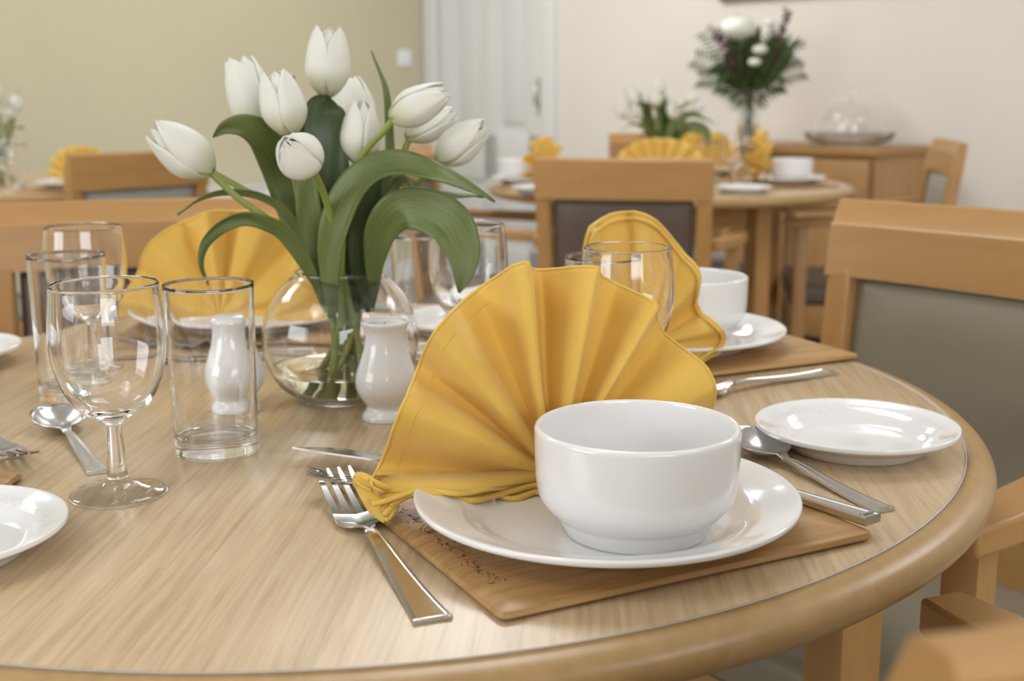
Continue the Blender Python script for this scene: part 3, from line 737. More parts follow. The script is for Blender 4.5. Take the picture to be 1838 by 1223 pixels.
# ================================================================ NAPKINS
def interp(tab, x, smooth=True):
    if x >= tab[0][0]: return tab[0][1]
    for (a, va), (b, vb) in zip(tab, tab[1:]):
        if b <= x <= a:
            t = (a-x)/(a-b) if a != b else 0
            if smooth: t = t*t*(3-2*t)
            return va+(vb-va)*t
    return tab[-1][1]
def pchip(tab, x):
    if x >= tab[0][0]: return tab[0][1]
    if x <= tab[-1][0]: return tab[-1][1]
    n = len(tab); h = [tab[i+1][0]-tab[i][0] for i in range(n-1)]; dl = [(tab[i+1][1]-tab[i][1])/h[i] for i in range(n-1)]
    def m(i):
        if i == 0 or i == n-1 or dl[i-1]*dl[i] <= 0: return 0
        return 2*dl[i-1]*dl[i]/(dl[i-1]+dl[i])
    for i in range(n-1):
        if tab[i+1][0] <= x <= tab[i][0]:
            t = (x-tab[i][0])/h[i]; t2 = t*t; t3 = t2*t
            return (2*t3-3*t2+1)*tab[i][1]+(t3-2*t2+t)*h[i]*m(i)+(-2*t3+3*t2)*tab[i+1][1]+(t3-t2)*h[i]*m(i+1)
    return tab[-1][1]
def fan_from_outline(outline, centre, p0, e, amp, dtab, nth=220, nr=34, pw=1.15, lean=0.0, sway=None):
    """outline/centre in photo pixels dropped on the fan's own vertical plane; dtab: angle(deg)->pleat depth"""
    n = Vector((e.y, -e.x, 0)).normalized()
    if n.y > 0: n = -n                                 # towards the viewer
    C0 = onplane(*centre, p0, n); pts = [onplane(*q, p0, n) for q in outline]
    pol = sorted([(math.degrees(math.atan2((q-C0).z, (q-C0).dot(e))), (q-C0).length) for q in pts], reverse=True)
    pol = [(a if a > -90 else a+360, r) for a, r in pol]; pol.sort(reverse=True)
    hi, lo = pol[0][0], pol[-1][0]
    rows = []
    for i in range(nr+1):
        r = i/nr; row = []
        for k in range(nth+1):
            th = hi+(lo-hi)*k/nth
            R = interp(pol, th, False); d = pchip(dtab, th)
            th2 = th+(sway(th, r) if sway else 0)
            a = math.radians(th2); rr = R*(.004+.996*r)
            off = amp*d*(r**pw)
            q0 = C0+e*math.cos(a)*rr+Vector((0, 0, 1))*math.sin(a)*rr-n*(lean*rr*max(0, math.sin(a)))
            vdr = (C0-EYE).normalized(); vdr = (vdr*-1)*.75+n*.25
            row.append(q0+vdr*(off/max(.3, vdr.dot(n))))
        rows.append(row)
    return grid_data(rows), rows, C0, n
def loc_mesh(name, vs, fs, mat, parent=None, base=None):
    b = base if base is not None else Vector((0, 0, 0))
    return mesh(name, [Vector(v)-b for v in vs], fs, mat, parent)
# --- hero napkin
base = Vector((.03, .79, MATZ)); e = Vector((math.cos(math.radians(17)), math.sin(math.radians(17)), 0)); p0 = Vector((-.09, .742, 0))
t = thing('folded_napkin', 'large yellow napkin folded into a fan in the foreground, behind the soup bowl', 'napkin', base, 0, 'yellow folded napkins')
OUT = [(661, 876), (680, 838), (698, 799), (716, 755), (735, 713), (748, 672), (763, 636), (783, 604), (804, 578), (828, 548), (853, 525), (875, 509), (898, 497), (922, 485), (947, 479), (975, 481), (1009, 484), (1036, 485), (1062, 488), (1087, 494), (1111, 504), (1142, 524), (1172, 550), (1188, 572), (1201, 597), (1222, 622), (1246, 645), (1262, 662), (1272, 684), (1278, 717), (1274, 750), (1255, 790), (1230, 830)]
DT = [(186, .3), (181, .2), (175, -.5), (171, -.9), (166, -.5), (158, .7), (152, 1.05), (147, .7), (141.5, -.6), (138, -.8), (133, .2), (128, .9), (124, .75), (118, -.6), (112, -1.1), (106, -.5), (101, .7), (98.2, .85), (97.2, .7), (96.2, -.7), (93.5, -1.0), (89, -.3), (84, .5), (80, 1.0), (78.2, 1.05), (77.4, .3), (75.5, -.55), (71, -.75), (65, -.05), (60, .75), (57.5, .95), (56.6, .3), (54.5, -.45), (50, -.55), (42, .1), (32, .8), (26, .9), (18, .2), (8, -.2), (0, -.4)]
def sway(th, r): return 3.0*math.sin(PI*r*1.1+.4)*math.exp(-((th-99)/12)**2)*(1-r)*1.6 - 2.0*math.sin(PI*r)*math.exp(-((th-150)/14)**2)
(g, rows, C0, nn) = fan_from_outline(OUT, (1000, 858), p0, e, .0225, DT, 260, 40, .85, .05, sway)
def hub(rows, C0):
    pass
fanv, fanf = g
# layers at the bottom
bot = [rows[i][0] for i in range(len(rows)-1, -1, -3)]                 # left lower border of the fan, rim -> centre
tailz = .018
def G(px, py, z): return at(px, py, z)
ZR = .0255                                                            # rim height of the dinner plate
A1 = [G(652, 872, .024), G(668, 882, .025), G(720, 884, .026), (G(780, 882, .027)), G(840, 880, .026), G(900, 872, .024), G(960, 866, .020), G(1010, 868, .016)]
R1 = [G(668, 906, .020), G(700, 897, .023), G(738, 884, .026), G(770, 880, .027), G(812, 886, .026), G(840, 885, .024), G(872, 878, .024), G(912, 874, .020), G(950, 866, .020), G(1000, 868, .016)]
R2_ = [G(690, 925, .014), G(708, 905, .019), G(735, 889, .024), G(775, 886, .026), G(810, 893, .022), G(845, 899, .019), G(880, 892, .017), G(925, 880, .018), G(960, 872, .018), G(1000, 876, .015)]
R3 = [G(893, 889, .015), G(905, 894, .0145), G(925, 896, .014), G(945, 890, .0145), G(962, 884, .015), G(985, 890, .0145), G(1015, 894, .0145)]
LB = [fan for fan in bot]
parts = []
lay = []
fanb = [onplane(px, py, p0+nn*.002, nn) for (px, py) in ((676, 852), (710, 854), (770, 852), (840, 850), (900, 848), (960, 844), (1010, 842))]
lay.append(loft([fanb, [a.lerp(b, .5) for a, b in zip(crom(fanb, 6)[::5], crom(A1, 6)[::6])][:8] if False else A1], 60))
lay.append(loft([[q+Vector((0, .012, .0)) for q in A1], R1], 60)); lay.append(loft([[q+Vector((0, .012, -.004)) for q in A1], R2_], 60))
lay.append(loft([[q+Vector((0, .010, .001)) for q in R3], R3], 40))
# hanging tail at the far left: pocket of folded layers
TL1 = [G(668, 862, .034), G(650, 848, .036), G(636, 852, .034), G(633, 868, .028), G(640, 880, .024), G(651, 902, .018), G(665, 922, .011), G(688, 940, .008)]
TL2 = [G(672, 876, .032), G(663, 868, .030), G(655, 868, .028), G(655, 876, .026), G(660, 886, .023), G(668, 898, .019), G(678, 912, .015), G(696, 926, .012)]
TL3 = [G(690, 884, .030), G(684, 886, .028), G(680, 888, .027), G(682, 892, .025), G(688, 896, .022), G(696, 902, .020), G(704, 908, .017), G(708, 918, .014)]
lay.append(loft([TL1, TL2, TL3], 40))
TT = [G(656, 856, .036), G(668, 866, .034), G(690, 876, .032)]
lay.append(loft([[G(636, 866, .030), G(655, 872, .0295), G(675, 878, .029), G(700, 882, .027)], [G(640, 848, .037), G(656, 850, .037), G(672, 860, .035), G(700, 872, .031)]], 20))
vs, fs = merge([(fanv, fanf)]+lay)
o = loc_mesh('cloth', vs, fs, M_CLOTH, t, base); solidify(o, .0013)
hem = []
hem.append(tube_data(crom(R1, 5), .0021, 8, .9)); hem.append(tube_data(crom(R2_, 5), .0023, 8, .9)); hem.append(tube_data(crom(R3, 5), .0019, 8, 1))
hem.append(tube_data(crom([G(693, 934, .010), G(702, 926, .013), G(712, 908, .017), G(704, 902, .019), G(692, 908, .018), G(688, 918, .014)], 5), .0017, 8))
hem.append(tube_data(crom([G(690, 900, .021), G(702, 898, .022), G(712, 900, .021), G(700, 908, .019)], 5), .0014, 8))
hem.append(tube_data(crom([G(662, 862, .034), G(645, 856, .034), G(640, 864, .031), G(652, 872, .029), G(668, 880, .027)], 5), .0014, 8))
vs, fs = merge(hem); loc_mesh('rolled_hem', vs, fs, M_CLOTH, t, base)
# rim edge bead and stitching that follow the fan surface
rimtop = [rows[-1][k] for k in range(0, 261, 2)]
vs, fs = tube_data(rimtop, .0011, 8); loc_mesh('rim_edge', vs, fs, M_CLOTH, t, base)
def stitches(rows, r_abs, k0, k1, nn):
    parts = []; pts = []
    nr = len(rows)-1
    for k in range(k0, k1):
        rim = rows[-1][k]; R = (rim-C0).length; f_ = (1-r_abs/R)*nr; i = int(f_); u = f_-i
        pts.append(rows[i][k].lerp(rows[min(i+1, nr)][k], u)+nn*.00078)
    for a, b in zip(pts, pts[1:]):
        m = a.lerp(b, .62); parts.append(tube_data([a, m], .00022, 5))
    return merge(parts)
kk = [k for k in range(261)]
vs, fs = stitches(rows, .0115, 8, 112, nn); o = loc_mesh('hem_stitching', vs, fs, M_STITCH, t, base); o['label'] = 'thin dark line of stitching along the hem'

# --- back right napkin (seen nearly from its open side)
base = Vector((.15, 1.165, MATZ)); p0 = Vector((.13, 1.155, 0)); e = Vector((math.cos(math.radians(8)), math.sin(math.radians(8)), 0))
OUT2 = [(1040, 640), (1040, 560), (1047, 480), (1052, 440), (1060, 412), (1080, 396), (1103, 384), (1135, 381), (1160, 388), (1180, 398), (1198, 415), (1214, 434), (1232, 460), (1247, 478), (1254, 492), (1252, 520), (1251, 545), (1262, 565), (1285, 585), (1300, 602), (1296, 618), (1275, 632), (1250, 648)]
DT2 = [(200, .2), (150, .4), (128, .9), (116, 1.3), (113, 1.2), (109, -.9), (101, -1.2), (95, -1.1), (93.5, -.1), (88, .3), (80, -.4), (73, -.9), (66, -.5), (58, .9), (50, 1.5), (38, -.5), (30, -1), (20, .5), (12, 1.2), (6, .6), (-8, .3)]
t = thing('folded_napkin', 'yellow fan napkin at the back right of the near table, beside a soup bowl', 'napkin', base, 0, 'yellow folded napkins')
(g, rows, C2, nn) = fan_from_outline(OUT2, (1150, 625), p0, e, .013, DT2, 160, 24, 1.1, .05)
vs, fs = g; o = loc_mesh('cloth', vs, fs, M_CLOTH, t, base); solidify(o, .0016)
rim = [rows[-1][k] for k in range(20, 161, 2)]; rim2 = [rows[-2][k]+nn*.004 for k in range(20, 161, 2)]
vs, fs = merge([tube_data(rim, .0019, 8), tube_data(rim2, .0016, 8), loft([[G(1180, 655, .02), G(1230, 640, .022), G(1300, 612, .024)], [G(1190, 662, .016), G(1245, 655, .014), G(1296, 630, .018)]], 20),
    tube_data(crom([G(1190, 662, .016), G(1245, 655, .014), G(1272, 642, .016), G(1296, 628, .020), G(1300, 606, .026)], 5), .0019, 8)])
o = loc_mesh('rolled_hem', vs, fs, M_CLOTH, t, base)
# --- back left napkin
base = Vector((-.36, 1.37, MATZ)); p0 = Vector((-.36, 1.375, 0)); e = Vector((math.cos(math.radians(-6)), math.sin(math.radians(-6)), 0))
OUT3 = [(218, 578), (221, 552), (236, 512), (248, 478), (262, 450), (284, 426), (312, 405), (345, 391), (380, 382), (425, 380), (465, 384), (498, 395), (530, 415), (558, 440), (580, 470), (596, 505), (600, 540), (596, 572)]
DT3 = [(182, .1), (172, .7), (162, -.2), (154, -.9), (144, .4), (134, 1.0), (122, .2), (112, -1.1), (104, -.6), (97, 1.1), (90, .4), (83, -1.2), (80, -1.0), (74, .6), (64, .9), (52, -.2), (42, -.9), (32, .5), (20, .9), (8, -.3), (-5, 0)]
t = thing('folded_napkin', 'yellow fan napkin at the back left of the near table, behind the glasses', 'napkin', base, 0, 'yellow folded napkins')
(g, rows, C2, nn) = fan_from_outline(OUT3, (400, 566), p0, e, .016, DT3, 160, 24, 1.1, .05)
vs, fs = g; o = loc_mesh('cloth', vs, fs, M_CLOTH, t, base); solidify(o, .0016)
vs, fs = merge([tube_data([rows[-1][k] for k in range(0, 161, 2)], .0016, 8)])
o = loc_mesh('rim_edge', vs, fs, M_CLOTH, t, base)
# --- generic fan napkin (far tables)
def far_napkin(label, loc, rz, R=.12, n=9, spread=170, amp=.016, spike=0):
    t = thing('folded_napkin', label, 'napkin', loc, rz, 'yellow folded napkins')
    rows = []; nth = n*8
    for i in range(13):
        r = i/12; row = []
        for k in range(nth+1):
            a = math.radians(90+spread/2-spread*k/nth); d = abs((k/8) % 1*2-1)*2-1
            RR = R*(1+.05*math.sin(a*3))*(1-spike*.35*(1-abs(math.sin(a))**2)); rr = RR*(.08+.92*r); row.append(Vector((math.cos(a)*rr, amp*d*r*(1+spike*2.2*abs(math.cos(a))**1.5), max(.002, math.sin(a)*rr+.008))))
        rows.append(row)
    vs, fs = grid_data(rows); o = mesh('cloth', vs, fs, M_CLOTH, t); solidify(o, .0018)
    vs, fs = merge([tube_data(crom([(-R*.8, -.012, .006), (-.03, -.02, .005), (.03, -.014, .006), (R*.8, -.012, .006)], 5), .004, 8), tube_data(crom([(-R*.7, .012, .006), (0, .016, .006), (R*.7, .012, .006)], 5), .004, 8)])
    mesh('rolled_hem', vs, fs, M_CLOTH, t); return t

# ================================================================ BACK SETTINGS ON THE NEAR TABLE
d2 = dup(dinner, loc=(.168, 1.272, MATZ), label='large white dinner plate at the back right of the near table'); dinner['group'] = d2['group'] = 'white dinner plates'
dup(bowl, loc=(.190, 1.295, MATZ+.0047), label='white soup bowl beside the back right yellow napkin on the near table')
d3 = dup(dinner, loc=(-.315, 1.405, MATZ), label='large white dinner plate behind the tulip vase under the back left napkin', group='white dinner plates')
a = at(1492, 659, .006); b = at(1290, 692, .008); (xy, rz) = seg(a, b); L = Vector((b.x-a.x, b.y-a.y)).length
print('back fork', L)
dup(fork1, loc=(*xy, TZ+.0003), rz=rz, label='steel fork lying in front of the back right placemat')
# cutlery at the back left mat seen through the tumbler
a = at(560, 636, .003); b = at(330, 644, .003); (xy, rz) = seg(a, b); dup(knife1, loc=(*xy, TZ+.0003), rz=rz, label='steel knife lying in front of the back left placemat, seen through the front tumbler')
a = at(590, 612, .003); b = at(350, 622, .003); (xy, rz) = seg(a, b); dup(fork1, loc=(xy[0], xy[1]+.008, TZ+.0003), rz=rz, label='steel fork lying in front of the back left placemat, seen through the vase')
# far side setting right of the vase
p = at(820, 552, .02); dup(sp1, loc=(-.055, 1.375, TZ), label='small white side plate on the far side of the near table, behind the glasses', rz=.5)
p = at(880, 497, .02); dup(dinner, loc=(.045, 1.46, TZ), label='large white dinner plate on the far side of the near table, behind the wine glass', group='white dinner plates')

# ================================================================ TULIPS
VC = Vector((-.154, 1.083, TZ))                          # vase base centre
vprof = [(0, 0), (.034, 0), (.037, .0010), (.0480, .0070), (.0600, .0200), (.0680, .0400), (.0695, .0560), (.0665, .0760), (.0580, .0940), (.0470, .1060), (.0395, .1120), (.0380, .1155)]
vin = [(.0368, .1160), (.0372, .1125), (.0450, .1045), (.0560, .0925), (.0645, .0755), (.0673, .0560), (.0660, .0410), (.0580, .0220), (.0465, .0100), (.0340, .0055), (0, .0050)]
vt = thing('bubble_vase', 'round clear glass bubble vase holding the tulips on the near table', 'vase', VC, 0, 'glass bubble vases')
lathe('glass_body', smoothprof(vprof, 4)+smoothprof(vin, 4), M_GLASS, vt, 96)
lathe('water', smoothprof([(0, .0052), (.0335, .0057), (.0460, .0103), (.0574, .0222), (.0618, .0290)], 4)+[(.0600, .0284), (0, .0284)], M_WATER, vt, 96)

def petal_rows(L, Rm, az, wdeg, open_, rad, nseg=12, nv=16, curl=0, phase=0):
    rows = []; uv = []
    for j in range(nv+1):
        v = j/nv
        base_r = Rm*(.16+.84*math.sin(min(1, v/.42)*PI/2)**.75) if v < .42 else Rm*(1-(1-open_)*((v-.42)/.58)**1.7)
        wd = math.radians(wdeg)*(min(1, (v+.05)/.28)**.5)*max(0, 1-max(0, (v-.5)/.5)**2.3)**.75
        z = L*(v-.02*math.cos(v*3))
        row = []
        for k in range(nseg+1):
            u = -1+2*k/nseg; a = az+u*wd
            rr = base_r*rad*(1-.10*u*u*v)+.0006*math.sin(u*7+phase)*v
            zz = z-L*.03*u*u*(1-v)+curl*L*.05*u*v
            row.append(Vector((rr*math.cos(a), rr*math.sin(a), zz))); uv.append(((u+1)/2, v))
        rows.append(row)
    return rows, uv
def blossom(parent, basep, tip, Rm, roll_=0, open_=.45, seed=0, splay=None):
    rnd = random.Random(seed); ax = (tip-basep); L = ax.length; q = ax.to_track_quat('Z', 'Y').to_matrix().to_4x4(); q = Matrix.Translation(basep) @ q @ Matrix.Rotation(roll_, 4, 'Z')
    vs, fs, uvs = [], [], []
    for k in range(6):
        inner = k >= 3; az = (k % 3)*2*PI/3+(PI/3 if inner else 0)+rnd.uniform(-.12, .12)
        op = open_+rnd.uniform(-.08, .08)-(.10 if inner else 0)
        if splay is not None and k == splay: op = 1.15
        rows, uv = petal_rows(L*(1.0 if not inner else .97)*rnd.uniform(.95, 1.0), Rm, az, 60 if not inner else 56, op, 1.0 if not inner else .90, phase=k)
        g = grid_data(rows); o = len(vs); vs += [q @ p for p in g[0]]; fs += [tuple(i+o for i in f) for f in g[1]]; uvs += uv
    o = mesh('blossom', [v-parent.location for v in vs], fs, M_PETAL, parent, uv=uvs); solidify(o, .0007)
    return o
def ribbon_leaf(parent, path, width, face=0.0, fold=.2, wpos=.45, mat=None, name='leaf', twist=0):
    """path = world points base->tip, width in m, face = roll of the blade about its axis (0: broad side to the viewer)"""
    c = crom(path, 7); n = len(c); rows = []; uv = []
    L = [0]
    for i in range(1, n): L.append(L[-1]+(c[i]-c[i-1]).length)
    for i, p in enumerate(c):
        s = L[i]/L[-1]; tg = (c[min(i+1, n-1)]-c[max(i-1, 0)]).normalized(); vd = (p-EYE).normalized()
        side = tg.cross(vd).normalized(); nr_ = side.cross(tg).normalized()
        a = face+twist*s; sd = side*math.cos(a)+nr_*math.sin(a); nr2 = tg.cross(sd).normalized()
        if nr2.dot(vd) > 0: nr2 = -nr2
        wd = width*(.22+.78*math.sin(min(1, s/wpos)*PI/2)) if s < wpos else width*max(.02, math.cos(((s-wpos)/(1-wpos))*PI/2)**.75)
        row = []
        for k in range(9):
            u = -1+k/4; row.append(p+sd*u*wd/2+nr2*fold*wd*(u*u-.5)*.5+nr2*.0009*math.sin(s*17+u*3)); uv.append(((u+1)/2, s))
        rows.append(row)
    vs, fs = grid_data(rows); o = mesh(name, [v-parent.location for v in vs], fs, mat or M_LEAF, parent, uv=uv); solidify(o, .0009); return o
def tulip(label, base_px, tip_px, bd, td, wpx, stem, leaves=(), roll_=0, open_=.45, seed=0, splay=None, foot=(0, 0), group='white tulips in the front vase'):
    t = thing('tulip', label, 'tulip', VC.copy(), 0, group)
    b = D(*base_px, bd); tp = D(*tip_px, td); Rm = wpx/F*((b.y+tp.y)/2*cp+.05)/2
    blossom(t, b, tp, Rm, roll_, open_, seed, splay)
    inner = b.lerp(tp, .05)
    pth = [VC+Vector((foot[0], foot[1], .0095))]+[D(x, y, d) for (x, y, d) in stem]+[inner]
    tube('stem', [q_-t.location for q_ in crom(pth, 6)], lambda s: .0034-.0006*s, M_STEM, t, 10)
    for lf in leaves: ribbon_leaf(t, [D(x, y, d) for (x, y, d) in lf['p']], lf['w'], lf.get('face', 0), lf.get('fold', .35)*.5, lf.get('wpos', .45), mat=lf.get('m'), twist=lf.get('twist', 0))
    return t
Y0 = 1.083
NK = lambda x, dy=0: (x, 484, Y0+dy)       # passes the vase neck
HERO = []
HERO.append(tulip('white tulip leaning furthest left, its head level with the vase bouquet\'s lower heads', (377, 308), (272, 226), 1.04, 1.02, 84, [(612, 560, 1.085), (566, 478, 1.07), (500, 408, 1.055), (430, 358, 1.045)],
    [dict(p=[(585, 560, 1.06), (556, 485, 1.05), (515, 424, 1.04), (475, 400, 1.03), (436, 392, 1.025), (397, 408, 1.02), (368, 440, 1.018), (361, 478, 1.018), (374, 512, 1.02)], w=.0150, face=.5, fold=.5, wpos=.4)], roll_=.5, open_=.45, seed=1, foot=(.034, .01)))
HERO.append(tulip('white tulip at the left, hidden behind the leftmost head with only its stem clear', (366, 300), (300, 248), 1.10, 1.10, 52, [(600, 575, 1.10), (572, 485, 1.10), (540, 412, 1.10), (500, 372, 1.10), (430, 336, 1.10)],
    [dict(p=[(590, 540, 1.09), (566, 480, 1.085), (542, 420, 1.085), (510, 378, 1.08), (470, 352, 1.08), (430, 344, 1.08), (390, 348, 1.08), (352, 362, 1.08), (318, 386, 1.08)], w=.0135, face=1.0, fold=.5, wpos=.35)], seed=2, open_=.4, foot=(.02, -.02)))
HERO.append(tulip('white tulip at the upper left, behind another head', (474, 238), (424, 104), 1.12, 1.13, 82, [(625, 580, 1.09), (585, 484, 1.10), (545, 400, 1.11), (500, 300, 1.12)],
    [dict(p=[(600, 560, 1.08), (574, 480, 1.085), (548, 410, 1.09), (528, 350, 1.09), (504, 292, 1.085), (474, 246, 1.07), (440, 226, 1.06), (405, 228, 1.055), (382, 246, 1.05)], w=.0400, face=.25, fold=.35, wpos=.5)], roll_=.2, open_=.62, seed=3, foot=(.015, .02)))
HERO.append(tulip('white tulip at the left centre, in front of the upper left head', (520, 240), (495, 126), 1.05, 1.05, 80, [(600, 590, 1.08), (572, 488, 1.075), (545, 400, 1.07), (526, 300, 1.055)],
    [dict(p=[(596, 560, 1.07), (582, 488, 1.062), (566, 430, 1.058), (554, 370, 1.055), (548, 300, 1.055), (544, 250, 1.055)], w=.0230, face=.15, fold=.5, wpos=.5)], roll_=1.0, open_=.55, seed=4, foot=(-.005, -.03)))
HERO.append(tulip('white tulip standing tallest at the top centre of the bouquet', (586, 170), (591, 50), 1.09, 1.09, 78, [(628, 580, 1.09), (606, 488, 1.09), (590, 380, 1.09), (583, 250, 1.09)],
    [dict(p=[(640, 560, 1.08), (622, 485, 1.075), (600, 400, 1.07), (590, 320, 1.065), (584, 250, 1.065), (583, 196, 1.07), (590, 176, 1.085)], w=.0380, face=.0, fold=.6, wpos=.85, m=M_LEAF_SHADED)], roll_=.1, open_=.6, seed=5, foot=(.0, .03)))
HERO.append(tulip('white tulip behind the right of the tallest head, mostly hidden', (640, 246), (622, 140), 1.15, 1.16, 84, [(640, 580, 1.10), (640, 488, 1.11), (650, 360, 1.13), (645, 290, 1.14)],
    [dict(p=[(560, 400, 1.12), (548, 300, 1.13), (540, 220, 1.14), (534, 172, 1.145), (527, 136, 1.15)], w=.011, face=.6)], roll_=.8, open_=.6, seed=6, foot=(-.02, .01)))
HERO.append(tulip('white tulip right of centre with a pointed upright head', (645, 292), (650, 178), 1.07, 1.07, 70, [(632, 600, 1.08), (632, 488, 1.08), (655, 380, 1.075), (652, 320, 1.07)],
    [dict(p=[(662, 560, 1.07), (658, 488, 1.065), (656, 430, 1.06), (660, 370, 1.055), (672, 310, 1.055), (680, 270, 1.06)], w=.0330, face=.1, fold=.5, wpos=.45, m=M_LEAF_SHADED)], roll_=.4, open_=.45, seed=7, foot=(-.012, -.025)))
HERO.append(tulip('white tulip at the upper right pointing right, its lower petal hanging open', (704, 212), (806, 164), 1.03, 1.03, 66, [(608, 600, 1.075), (612, 488, 1.06), (620, 370, 1.05), (648, 285, 1.04), (688, 236, 1.03)],
    [dict(p=[(596, 570, 1.045), (592, 485, 1.04), (598, 420, 1.035), (622, 350, 1.03), (662, 308, 1.02), (718, 294, 1.01), (792, 312, 1.0), (850, 340, .995), (888, 362, .99)], w=.030, face=.35, fold=.4, wpos=.45, twist=.5)], roll_=1.3, open_=.45, seed=8, foot=(-.028, -.005)))
HERO.append(tulip('white tulip at the upper right, behind and below the one pointing right', (732, 246), (818, 200), 1.10, 1.10, 54, [(625, 590, 1.09), (650, 488, 1.09), (690, 390, 1.10), (716, 300, 1.10)],
    [dict(p=[(672, 470, 1.10), (684, 380, 1.11), (698, 300, 1.12), (700, 240, 1.13), (694, 170, 1.14), (680, 125, 1.15), (667, 92, 1.155)], w=.0105, face=.5, fold=.6, wpos=.3),
     dict(p=[(668, 480, 1.09), (676, 420, 1.085), (700, 350, 1.08), (718, 326, 1.07), (738, 334, 1.06), (748, 358, 1.055), (755, 384, 1.05)], w=.0120, face=.4, fold=.4, wpos=.6)], roll_=.2, open_=.5, seed=9, foot=(-.012, .026)))
HERO.append(tulip('white tulip furthest right, pointing to the upper right', (789, 288), (872, 222), 1.06, 1.05, 66, [(640, 600, 1.09), (668, 488, 1.085), (700, 400, 1.08), (745, 335, 1.07)],
    [dict(p=[(670, 520, 1.06), (672, 470, 1.05), (684, 414, 1.035), (716, 378, 1.02), (764, 378, 1.01), (806, 400, 1.0), (828, 440, .995), (832, 480, .99), (824, 526, .985)], w=.037, face=.05, fold=.35, wpos=.66),
     dict(p=[(664, 470, 1.10), (686, 410, 1.10), (712, 374, 1.10), (760, 354, 1.10), (813, 350, 1.10), (868, 354, 1.09)], w=.0115, face=.9, fold=.5, wpos=.5)], roll_=.7, open_=.45, seed=10, foot=(.03, .012)))
HERO.append(tulip('white tulip nodding low at the front centre, facing the viewer', (556, 302), (512, 250), .99, .955, 84, [(640, 600, 1.08), (612, 488, 1.06), (596, 400, 1.04), (580, 345, 1.02), (566, 315, 1.0)], [], roll_=.9, open_=.12, seed=11, foot=(.022, -.018)))

# stray extra leaf blades in the vase neck are parts of their own tulip above
# --- tulips and vases on the two far tables: copies standing round their own vase
def far_bouquet(loc, rz, where, idx, sc=.95):
    v = dup(vt, loc=loc, rz=rz, label='round clear glass vase of tulips on the %s' % where, scale=sc)
    words = ['leaning low to one side', 'half hidden among the leaves', 'tall at the edge of the bunch', 'upright among the leaves', 'standing tallest', 'at the back of the bunch', 'upright with a pointed head', 'leaning out with an open petal', 'low behind its neighbour', 'leaning furthest out', 'nodding at the front']
    for i in idx:
        dup(HERO[i], loc=loc, rz=rz, label='blurred white tulip in the vase on the %s' % where, group='blurred tulips on the '+where, scale=sc)
far_bouquet((.445, 3.70, TZ), .35, 'sideboard table', range(11))
far_bouquet((-1.590, 3.86, TZ), -.5, 'far left table', range(11))

# ================================================================ FAR TABLE SETTINGS
w1, w2 = 'the sideboard table', 'the far left table'
far_napkin('yellow folded napkin at the left of the sideboard table', (.095, 3.60, TZ+.018), math.radians(62), .125, 6, 170, .014, .6)
far_napkin('yellow fan napkin on the sideboard table, its top showing over the chair back', (.40, 3.34, TZ+.018), 0, .128)
far_napkin('yellow folded napkin on the far side of the sideboard table, beside the vase', (.62, 4.0, TZ+.018), math.radians(-25), .125)
far_napkin('yellow napkin like a spike beside the white bowl on the sideboard table', (.715, 3.56, TZ+.022), math.radians(72), .138, 6, 170, .014, 1)
far_napkin('yellow fan napkin on the far left table, left of a chair back', (-1.235, 3.57, TZ+.018), math.radians(-12), .105)
def far_set(o, lab, loc, rz=0): return dup(o, loc=loc, rz=rz, label=lab)
far_set(dinner, 'white dinner plate under the bowl at the right of the sideboard table', (.79, 3.58, TZ+.0080), 0)
far_set(bowl, 'white soup bowl at the right of the sideboard table, in front of the sideboard', (.805, 3.56, TZ+.0130), 0)
far_set(sp1, 'white side plate on the near right edge of the sideboard table', (.625, 3.32, TZ), 0)
far_set(g1, 'wine glass on the sideboard table, left of the spike shaped napkin', (.63, 3.50, TZ))
far_set(t1, 'tumbler on the sideboard table, left of the wine glass', (.565, 3.56, TZ))
far_set(sp1, 'white side plate on the left edge of the sideboard table', (.075, 3.36, TZ), 0)
far_set(bowl, 'white soup bowl on the left of the sideboard table, beside a yellow napkin', (.02, 3.63, TZ+.0080+.0047), 0)
far_set(dinner, 'white dinner plate at the left of the sideboard table, under the bowl', (.06, 3.62, TZ+.0080), 0)
make_mat('wooden placemat at the left of the sideboard table', (-.03, 3.50), (.98, .0), .22, .24, group='wooden placemats')
make_mat('wooden placemat at the right of the sideboard table', (.66, 3.46), (.98, .1), .27, .22, group='wooden placemats')
make_mat('wooden placemat on the near side of the sideboard table', (.27, 3.24), (1, .0), .26, .20, group='wooden placemats')
far_set(dinner, 'white dinner plate on the near side of the sideboard table', (.40, 3.34, TZ+.0080), 0)
make_mat('wooden placemat on the far side of the sideboard table', (.48, 3.90), (1, .0), .26, .20, group='wooden placemats')
far_set(dinner, 'white dinner plate on the far side of the sideboard table', (.61, 4.0, TZ+.0080), 0)
make_mat('wooden placemat on the far left table under the fan napkin', (-1.40, 3.47), (.98, -.1), .28, .20, group='wooden placemats')
far_set(dinner, 'white dinner plate on the far left table under the fan napkin', (-1.245, 3.565, TZ+.0080), 0)
dup(spoon1, loc=(-1.36, 3.70, TZ+.0003), rz=1.9, label='steel spoon on the far left table between the vase and the napkin')
far_set(g1, 'wine glass on the far left table, right of the vase', (-1.49, 3.66, TZ)); far_set(t1, 'tumbler on the far left table, right of the wine glass', (-1.435, 3.60, TZ))

